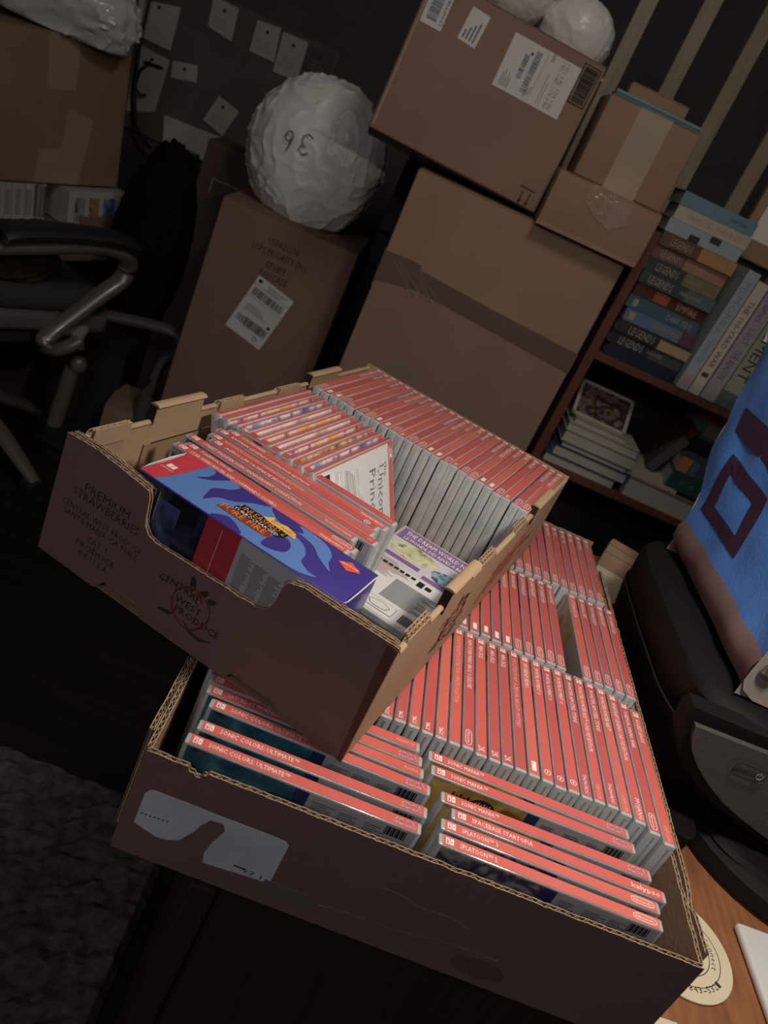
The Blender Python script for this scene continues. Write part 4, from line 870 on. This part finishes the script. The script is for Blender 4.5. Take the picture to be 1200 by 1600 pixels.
def clutter():
    g = G(); g.box(-1080, -900, 2240, 2440, 0, 730, mat('dark_cabinet', (.022, .018, .02), .7), 3); tag(g.build('tall_cabinet'), 'tall dark cabinet by the pinboard carrying the small tan carton and black gadget', 'cabinet')
    dkb = mat('black_cloth_bag', (.006, .006, .013), .85, .1, bump=.5, bscale=20)
    g = blob(8.2, 108, 120, 270, dkb, 5, .16, -258, 1.4); o = g.build('cloth_bag', smooth=True); o.location = W((-868, 1950, -212))
    tag(o, 'large dark navy bag or draped cloth between the chair and envelope case', 'bag')
    g = G(); g.box(-1010, -810, 1800, 2100, 0, 385, mat('dark_cabinet', (.022, .018, .02), .7), 4); tag(g.build('low_cabinet'), 'low dark cabinet under the navy bag by the back wall', 'cabinet')
    # dark stacked blocks seen between mailer bag and largest box
    gp = 'dark blocks between the mailer bag and largest box'; 
    for i, (z, h, c) in enumerate([(-858, 860, (.022, .02, .022)), (3, 88, (.03, .027, .03)), (93, 92, (.05, .048, .052)), (187, 84, (.035, .03, .034)), (273, 70, (.028, .024, .028))]):
        g = G(); g.box(-296+2*i, -110, 1790, 2040, z-ZF, z+h-ZF, mat('dark_block_%d' % i, c, .7, bump=.3, bscale=30), 5)
        tag(g.build('storage_crate'), ('black cabinet block standing on the floor', 'dark block on the black cabinet block', 'grey-black block in the middle of the dark stack', 'dark block second from stack top', 'topmost dark block of the stack')[i]+' behind the largest box', 'crate', gp)
clutter()
# ================================================================= COMIC BOOKS BELOW THE LEFT BOX
def comics():
    v = Vector([math.radians(a) for a in (0.52, -8.0, 57.23)]); M0 = Matrix.Translation(W((-1342.4, 1630.4, -210.5))) @ Matrix.Rotation(v.length, 4, v.normalized()) @ Matrix.Scale(1.13, 4)
    wp = mat('comic_white_spine', (.55, .54, .49), .5); r = random.Random(7); gp = 'white comic books standing under the large left box'
    x = 120.0
    for i in range(20):
        w = 8.4; g = G(); g.box(0, w-.5, 0, 170, 0, 84, wp, .5); g.box(1, w-1.5, -.15, .1, 10, 70, mat('comic_grey_print_%d' % (i % 3), [(.36, .38, .38), (.5, .5, .46), (.28, .30, .30)][i % 3], .6))
        if x > 256: g.box(.6, w-1.1, -.3, .1, 4, 80, mat('comic_dark_print_%d' % (i % 2), [(.22, .2, .2), (.12, .13, .16)][i % 2], .6))
        o = g.build('comic_book'); o.matrix_world = M0 @ Matrix.Translation((x/1000, (8+r.uniform(-4, 4))/1000, -.088)); tag(o, 'thin comic book with pale spine under the large left box, %s from the left edge' % ORD[i], 'book', gp)
        x += w if x < 262 else w+2
    t = thing('comic_box_set', 'white boxed comic set with four small pictures, by the left chair arm', 'book', world=M0 @ Matrix.Translation((.330, -.030, -.092)))
    g = G(); g.box(0, 168, 0, 150, 0, 86, wp, 1.5); g.build('slip_case', t)
    g = G(); cs = [art('comic_art_a', [(.04, .05, .08), (.4, .4, .4), (.1, .1, .14)], 60), art('comic_art_b', [(.25, .10, .03), (.5, .3, .15), (.08, .05, .04)], 60), art('comic_art_c', [(.02, .05, .12), (.12, .2, .32), (.35, .35, .35)], 60), wp]
    for i in range(3): g.box(16+i*40, 44+i*40+(4 if i == 2 else 0), -.5, .1, 14+(4 if i else 0), 72, cs[i])
    bars(g, 146, 158, 24, 62, -.4, 0, BLK, False, 4); g.box(112, 168, -.6, .1, 2, 8, mat('comic_dark_print_0', (.2, .2, .2))); g.build('front_pictures', t)
    t = thing('cardboard_tray', 'brown open tray holding the pale comic books behind the chair arm', 'box', world=M0 @ Matrix.Translation((.06, -.04, -.175)))
    g = G(); g.box(0, 446, 0, 5, 0, 62, CB3); g.box(300, 446, -1, 5, 55, 112, CB3, M=None); g.box(0, 60, -1, 5, 55, 106, CB3); g.build('front_wall', t)
    g = G(); g.box(0, 446, 5, 300, 0, 80, CB3); g.build('base_panel', t)
    g = G(); g.box(441, 446, 0, 300, 0, 112, CB3); g.build('end_wall', t)
    M = Matrix.Translation(W((-1332, 1648, ZF))) @ Matrix.Rotation(math.radians(57), 4, 'Z')
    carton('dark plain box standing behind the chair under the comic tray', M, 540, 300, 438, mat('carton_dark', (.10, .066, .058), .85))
comics()
# ================================================================= OFFICE CHAIR
def chair():
    M = Matrix.Translation(W((-930, 1500, ZF))) @ Matrix.Rotation(math.radians(57), 4, 'Z')
    t = thing('office_chair', 'dark office chair with curved silver arm and black pad at left', 'chair', world=M)
    sil = mat('silver_grey_plastic', (.21, .19, .175), .34, .6, metal=.35, coat=.3); blk = mat('black_arm_pad', (.022, .02, .024), .5, .5, coat=.2)
    fab = mat('dark_grey_seat_fabric', (.055, .05, .055), .9, bump=.5, bscale=200); gry = mat('grey_seat_rim', (.13, .115, .115), .55)
    def crv(pts, k=4):
        out = []
        for i in range(len(pts)-1):
            p0, p1, p2, p3 = [Vector(pts[max(0, min(len(pts)-1, j))]) for j in (i-1, i, i+1, i+2)]
            for q in range(k):
                u = q/k; out.append(.5*((2*p1)+(p2-p0)*u+(2*p0-5*p1+4*p2-p3)*u*u+(3*p1-p0-3*p2+p3)*u**3))
        return out+[Vector(pts[-1])]
    def arm(y, par):
        P = [(-330, 600), (-229, 632), (-147, 648), (-59, 660), (35, 675), (113, 680), (172, 668), (196, 638), (186, 597), (139, 555), (81, 500), (31, 452), (11, 425), (30, 408), (68, 412), (104, 432)]
        pts = crv([(a, y+(8 if 6 < i < 12 else 0), b) for i, (a, b) in enumerate(P)])
        n = len(pts); g = G(); g.tube(pts, [15+5*math.sin(math.pi*i/n) for i in range(n)], sil, 14, flat=1.3); g.build('arm_frame', par, smooth=True)
        g = G(); pts = crv([(-160, y, 676), (-130, y, 688), (-70, y, 697), (5, y, 704), (84, y, 706), (150, y, 703), (190, y, 690)]); n = len(pts)
        g.tube(pts, [8]+[17]*(n-2)+[8], blk, 12, flat=2.3); g.tube([(p.x, p.y, p.z-8) for p in pts], [8]+[14]*(n-2)+[8], blk, 12, flat=2.5); g.build('arm_pad', par, smooth=True)
    arm(0, t)
    g = G(); g.box(-270, 190, 28, 365, 486, 548, fab, 26, seg=4); g.build('seat_cushion', t, smooth=True)
    g = G(); g.box(-280, 196, 20, 372, 440, 490, gry, 16, seg=3); g.build('seat_rim', t, smooth=True)
    g = G(); g.box(-230, 170, 60, 340, 385, 446, fab, 20, seg=3); g.build('seat_underside', t, smooth=True)
    g = G(); g.tube([(104, 10, 424), (120, 20, 446), (90, 60, 440), (60, 40, 424)], [10, 22, 22, 10], mat('pale_bracket', (.34, .31, .28), .4), 10, flat=1.4); g.build('arm_bracket', t, smooth=True)
    g = G(); g.tube([(130, 40, 440), (136, 30, 395)], 12, sil, 10); g.lathe([(8, -18), (20, -10), (23, 6), (16, 20), (4, 24)], sil, 14, Matrix.Translation((140, 25, 350))); g.tube([(136, 40, 335), (134, 44, 250), (132, 50, 160)], 21, sil, 14); g.build('height_lever', t, smooth=True)
    hub = Vector((-20, 270, 130))
    g = G(); g.lathe([(30, 90), (34, 95), (34, 190), (24, 192), (24, 390), (10, 392)], sil, 20, Matrix.Translation((hub.x, hub.y, 0))); g.build('gas_column', t, smooth=True)
    for k in range(5):
        a = math.radians(-78+72*k); d = Vector((math.cos(a), math.sin(a), 0)); g = G()
        g.tube([hub+d*r+Vector((0, 0, z)) for r, z in ((10, 10), (90, 8), (180, -20), (260, -58), (325, -88))], [22, 20, 17, 15, 11], sil, 10, flat=1.5); leg = g.build('base_leg', t, smooth=True)
        g = G(); c = hub+d*312; Mc = Matrix.Translation((c.x, c.y, 26)) @ Matrix.Rotation(a, 4, 'Z') @ Matrix.Rotation(math.pi/2, 4, 'Y'); g.lathe([(20, -20), (25, -16), (25, -3), (19, -2), (19, 2), (25, 3), (25, 16), (20, 20)], blk, 18, Mc); g.build('caster', leg, smooth=True)
    g = G(); g.tube(crv([(-200, 200, 430), (-340, 200, 480), (-385, 200, 700)]), 16, sil, 10); g.build('back_support', t, smooth=True)
    g = G(); g.box(-420, -370, 20, 370, 600, 1060, fab, 22, seg=4); g.build('backrest', t, smooth=True)
    bl = mat('brown_mottled_knit', (.075, .045, .035), .95, bump=1, bscale=90, var=.7, vscale=70)
    g = blob(2.2, 190, 150, 46, bl, 5, .16, -20, 1.5); o = g.build('folded_throw', smooth=True); o.matrix_world = M @ Matrix.Translation((-.07, .20, .570)); tag(o, 'dark brown mottled throw lying on the office chair seat', 'blanket')
    g = G(); pts = crv([(-880, 1690, -378), (-762, 1700, -354), (-672, 1700, -346), (-660, 1700, -392), (-690, 1700, -450), (-700, 1700, -640), (-700, 1700, -858)])
    g.tube([(p.x, p.y, p.z-ZF) for p in pts], 15, mat('dim_grey_plastic', (.10, .09, .09), .5), 10, flat=1.4); tag(g.build('metal_rail', smooth=True), 'dim grey bent rail between office chair and tall envelope case', 'rail')
chair()
# ================================================================= PRINTER, TOTE BAG, DESK ITEMS
def printer():
    bk = mat('glossy_black_plastic', (.010, .008, .009), .6, .12); sat = mat('satin_black_plastic', (.014, .011, .012), .65, .15); pan = mat('charcoal_speckled_panel', (.075, .07, .066), .55, .4, bump=.25, bscale=500, var=.3, vscale=600)
    t = thing('printer', 'bulky black inkjet printer right of the lower tray under the blue tote', 'printer', (0, 0, ZD))
    def sweep(secs, m, name, n=48, e=5.0, par=t):
        # stacked superellipse sections: (z, x0, x1, y0, y1)
        g = G(); vs_ = []
        for z, x0, x1, y0, y1 in secs:
            for k in range(n):
                a = 2*math.pi*k/n; c, s_ = math.cos(a), math.sin(a)
                vs_.append(((x0+x1)/2+(x1-x0)/2*math.copysign(abs(c)**(2/e), c), (y0+y1)/2+(y1-y0)/2*math.copysign(abs(s_)**(2/e), s_), z))
        K = len(secs); fs = [(i*n+k, i*n+(k+1) % n, (i+1)*n+(k+1) % n, (i+1)*n+k) for i in range(K-1) for k in range(n)]+[tuple(range(n))[::-1], tuple(range((K-1)*n, K*n))]
        g.add(vs_, fs, m); return g.build(name, par, smooth=True)
    sweep([(30, 262, 680, 262, 588), (34, 246, 690, 246, 594), (60, 234, 700, 226, 600), (100, 226, 702, 214, 604), (112, 224, 702, 212, 604)], sat, 'lower_housing')
    sweep([(112.5, 228, 700, 218, 602), (116, 226, 702, 214, 604), (150, 224, 702, 208, 606), (158, 228, 698, 214, 602), (163, 240, 690, 228, 592), (165, 262, 670, 250, 570)], bk, 'scanner_lid')
    # round-fronted paper tray at the bottom
    sweep([(0, 290, 660, 152, 560), (5, 284, 664, 146, 562), (22, 284, 664, 146, 562), (28, 292, 656, 156, 560)], sat, 'paper_tray', e=2.7)
    sweep([(28.3, 312, 630, 172, 300), (33, 316, 626, 176, 300), (35, 330, 612, 190, 296)], bk, 'output_tray', e=2.4)
    # tilted charcoal control panel with swept lower left corner
    P = [(223, 144), (226, 133), (235, 118), (250, 104), (270, 90), (292, 78), (318, 68), (345, 60), (375, 53), (420, 47), (640, 47), (640, 150), (306, 146)]
    g = G(); g.prism(P, 203, 212, pan, lambda a, b, h: (a, h+(150-b)*.05, b)); cp = g.build('control_panel', t)
    g = G(); P2 = [(213, 150), (216, 128), (228, 108), (246, 92), (268, 78), (295, 66), (330, 55), (375, 42), (430, 34), (660, 34), (660, 158), (215, 158)]; g.prism(P2, 210, 232, bk, lambda a, b, h: (a, h+(150-b)*.05, b)); g.build('front_bezel', t)
    g = G(); M = Matrix.Translation((276, 201.6, 114)) @ Matrix.Rotation(math.radians(-2), 4, 'Y')
    w, h, r = 31, 14, 3
    pts = [(r, 0), (w-r, 0), (w, r), (w, h-r), (w-r, h), (r, h), (0, h-r), (0, r), (r, 0)]
    g.tube([(a, 0, b) for a, b in pts], .55, BLK, 5, M); g.tube([(25+3*math.cos(q), -.2, 7+3*math.sin(q)) for q in [math.radians(120+300*k/12) for k in range(13)]], .35, mat('pale_symbol_grey', (.35, .34, .33), .5), 5, M); g.tube([(25, -.2, 7), (25, -.2, 11)], .35, mat('pale_symbol_grey', (.35, .34, .33), .5), 5, M)
    g.build('power_button', cp)
    sweep([(0, 262, 290, 196, 250), (36, 258, 292, 190, 256)], bk, 'foot', e=2.2, n=24)
printer()
def tote():
    blue = mat('bright_blue_woven_plastic', (.085, .26, .72), .42, .5, coat=.2, coatr=.25, bump=.25, bscale=240, var=.15, vscale=12); dk = mat('dark_maroon_bag_print', (.045, .022, .05), .5)
    gus = mat('brown_grey_gusset', (.22, .155, .145), .5, .4, coat=.2, var=.3, vscale=12); wh = mat('off_white_bag_end', (.42, .37, .34), .5, coat=.2, var=.3, vscale=15)
    t = thing('tote_bag', 'bright blue reusable tote with dark diamond letters standing on the black printer', 'bag', (262, 250, 62))
    # face outline in (y along the face, z up), origin at the near bottom seam
    def X(y, z): return 5*math.sin(y/70.0)*min(1, z/60)+.06*(z-45)+2.5*noise.noise(Vector((y*.02, z*.02, 4)))*2
    top = lambda y: 300+8*math.sin(y*.02)
    far = lin([(45, 292), (70, 300), (130, 355), (200, 385), (280, 420), (320, 424)]); near = lin([(45, 0), (100, -8), (200, -30), (320, -60)])
    def sheet(mm, name, off, z0, z1, f0, f1, nz=24, ny=24, th=1.2):
        g = G(); vs_ = []
        for j in range(nz+1):
            z = z0+(z1-z0)*j/nz
            for i in range(ny+1):
                y = f0(z)+(f1(z)-f0(z))*i/ny; vs_.append((X(y, z)+off, y, z))
        n = len(vs_); vs_ += [(a+th, b, c) for a, b, c in vs_]
        q = lambda j, i: j*(ny+1)+i
        fs = [(q(j, i), q(j+1, i), q(j+1, i+1), q(j, i+1)) for j in range(nz) for i in range(ny)]; fs += [tuple(n+k for k in f[::-1]) for f in fs]
        g.add(vs_, fs, mm); return g.build(name, t, smooth=True)
    sheet(blue, 'front_face', 0, 45, 320, near, far)
    sheet(mat('pink_grey_lining', (.40, .30, .28), .6), 'back_face', 120, 6, 318, near, far)
    # gusset strip under the blue face, bulging
    g = G(); n = 20; vs_ = []
    prof = [(0, 45), (-3, 34), (-2, 20), (4, 8), (18, 1), (60, 0), (121, 0), (124, 40)]
    for i in range(n+1):
        y = -2+296*i/n
        for a, b in prof: vs_.append((a+X(y, 45)*(1 if b > 10 else .5), y, max(b, 0)+.5))
    k = len(prof); g.add(vs_, [(i*k+j, i*k+j+1, (i+1)*k+j+1, (i+1)*k+j) for i in range(n) for j in range(k-1)], gus); g.build('gusset', t, smooth=True)
    g = G(); vs_ = []; 
    for j in range(13):
        z = 1+318*j/12; y = near(z)
        for i in range(9): vs_.append((X(y, max(z, 45))+(0 if i == 0 else 120*i/8), y+14*math.sin(math.pi*i/8)*(.3+z/500), z))
    g.add(vs_, [(j*9+i, j*9+i+1, (j+1)*9+i+1, (j+1)*9+i) for j in range(12) for i in range(8)], wh); g.build('end_face', t, smooth=True)
    g = G(); vs_ = []
    for j in range(13):
        z = 1+318*j/12; y = far(z)
        for i in range(9): vs_.append((X(y, max(z, 45))+(0 if i == 0 else 120*i/8), y-14*math.sin(math.pi*i/8)*(.3+z/500), z))
    g.add(vs_, [(j*9+i, (j+1)*9+i, (j+1)*9+i+1, j*9+i+1) for j in range(12) for i in range(8)], gus); g.build('far_end_face', t, smooth=True)
    # rivet
    g = G(); Mr = Matrix.Translation((14, -3, 38)) @ Matrix.Rotation(math.pi/2, 4, 'X'); g.lathe([(9, 0), (9, 1.5), (6, 3), (3, 2)], mat('silver_rivet', (.6, .6, .6), .25, metal=.9), 18, Mr); g.build('rivet', t, smooth=True)
    # dark outlined letter shapes on the face
    def onface(pts, c=.4): return [(X(y, z)-c, y, z) for y, z in pts]
    o = lambda l: [(y-250, z-62) for y, z in l]
    def band(a, b, name):
        g = G(); K = len(a)
        for i in range(K):
            a0, a1, b0, b1 = a[i], a[(i+1) % K], b[i], b[(i+1) % K]; S = 6
            for s_ in range(S):
                L_ = lambda p, q, u: (p[0]+(q[0]-p[0])*u, p[1]+(q[1]-p[1])*u)
                g.add(onface([L_(a0, a1, s_/S), L_(a0, a1, (s_+1)/S), L_(b0, b1, (s_+1)/S), L_(b0, b1, s_/S)], .8), [(0, 1, 2, 3)], dk)
        g.build(name, t)
    band(o([(542, 204), (424, 200), (406, 131), (530, 131)]), o([(519, 186), (446, 183), (430, 147), (505, 147)]), 'diamond_print')
    g = G(); pl = o([(590, 251), (496, 253), (380, 243), (360, 218), (440, 222), (572, 224)]); g.add(onface(pl, .8), [(0, 1, 2, 3, 4, 5)], dk); g.build('upper_print', t)
    g = G(); g.tube([(4, 402, 262), (-1, 396, 276), (6, 380, 268), (10, 360, 277)], 3, mat('white_torn_fibre', (.6, .62, .62), .5), 6); g.build('frayed_handle', t)
tote()
def desk_items():
    g = G(); n = 60; R = 50; cpm = mat('cream_card_coaster', (.66, .57, .40), .75, var=.08, vscale=20)
    g.lathe([(R-.5, 0), (R, .5), (R, 2.0), (R-.5, 2.4)], cpm, n); g.v = [(a, b*1.04, c) for a, b, c in g.v]
    o = g.build('card_coaster'); o.location = W((265, 98, ZD+.1)); tag(o, 'round cream advertising coaster with curved lettering at the lower tray right corner', 'coaster')
    h = G()
    for rr in (38, 28): 
        m_ = 72
        for k in range(m_): 
            a, b = 2*math.pi*k/m_, 2*math.pi*(k+1)/m_; h.quad((rr*math.cos(a), rr*math.sin(a), 2.5), ((rr+.7)*math.cos(a), (rr+.7)*math.sin(a), 2.5), ((rr+.7)*math.cos(b), (rr+.7)*math.sin(b), 2.5), (rr*math.cos(b), rr*math.sin(b), 2.5), INK)
    def arc(st, r, a0, step, hh, inv=False):
        for i, ch in enumerate(st):
            if ch == ' ': continue
            a = math.radians(a0+step*i); rad = Vector((math.cos(a), math.sin(a), 0)); tan = Vector((math.sin(a), -math.cos(a), 0))
            up, xd = (rad, tan) if not inv else (-rad, -tan)
            h.text(ch, rad*r+Vector((0, 0, 2.55)), xd, up, INK, w=hh*.62, h=hh, al='c')
    arc('Coast to Coast Connect', 30.5, 150, -8.2, 5.0); arc('(800) 843-5321', 42.5+.3, 232, 6.6, 5.6, True)
    h.text('C', (-10, -12, 2.55), X_, Y_, INK, w=16, h=24)
    h.build('printed_lettering', o)
    wht = mat('white_keyboard_plastic', (.62, .62, .60), .35, .5, coat=.2)
    t = thing('keyboard', 'white slim keyboard edge on the desk at the lower right corner', 'keyboard', (345, 40, ZD), RZ(2))
    g = G(); g.box(-10, 290, -24, 104, 0, 9, wht, 3.5, seg=3); g.build('keyboard_body', t, smooth=True)
    for i in range(4):
        for j in range(12):
            g = G(); g.box(24+j*21.5, 42+j*21.5, -16+i*22, 2+i*22, 9, 12, mat('white_keycap', (.66, .66, .64), .45), 1.5); g.build('key', t)
    # card at the desk's front edge, below the tray
    g = G(); g.box(0, 34, 0, 9, 0, 2, mat('cream_card_coaster', (.66, .57, .40)), .3); o = g.build('paper_card'); o.location = W((212, 11, ZD+.1)); o.rotation_euler = (0, 0, .05); o.location.y -= 0; tag(o, 'pale card lying on the desk just below the lower tray corner', 'card')
    # things behind the tray
    M = MW(250, 700, ZD+.3, -20); t = carton('small cream and brown box behind the lower tray far right corner', M, 60, 60, 70, CB1)
    g = G(); g.box(3, 57, -.8, -.2, 3, 44, mat('pale_yellow_label', (.62, .58, .42), .6)); g.build('paper_label', t)
desk_items()
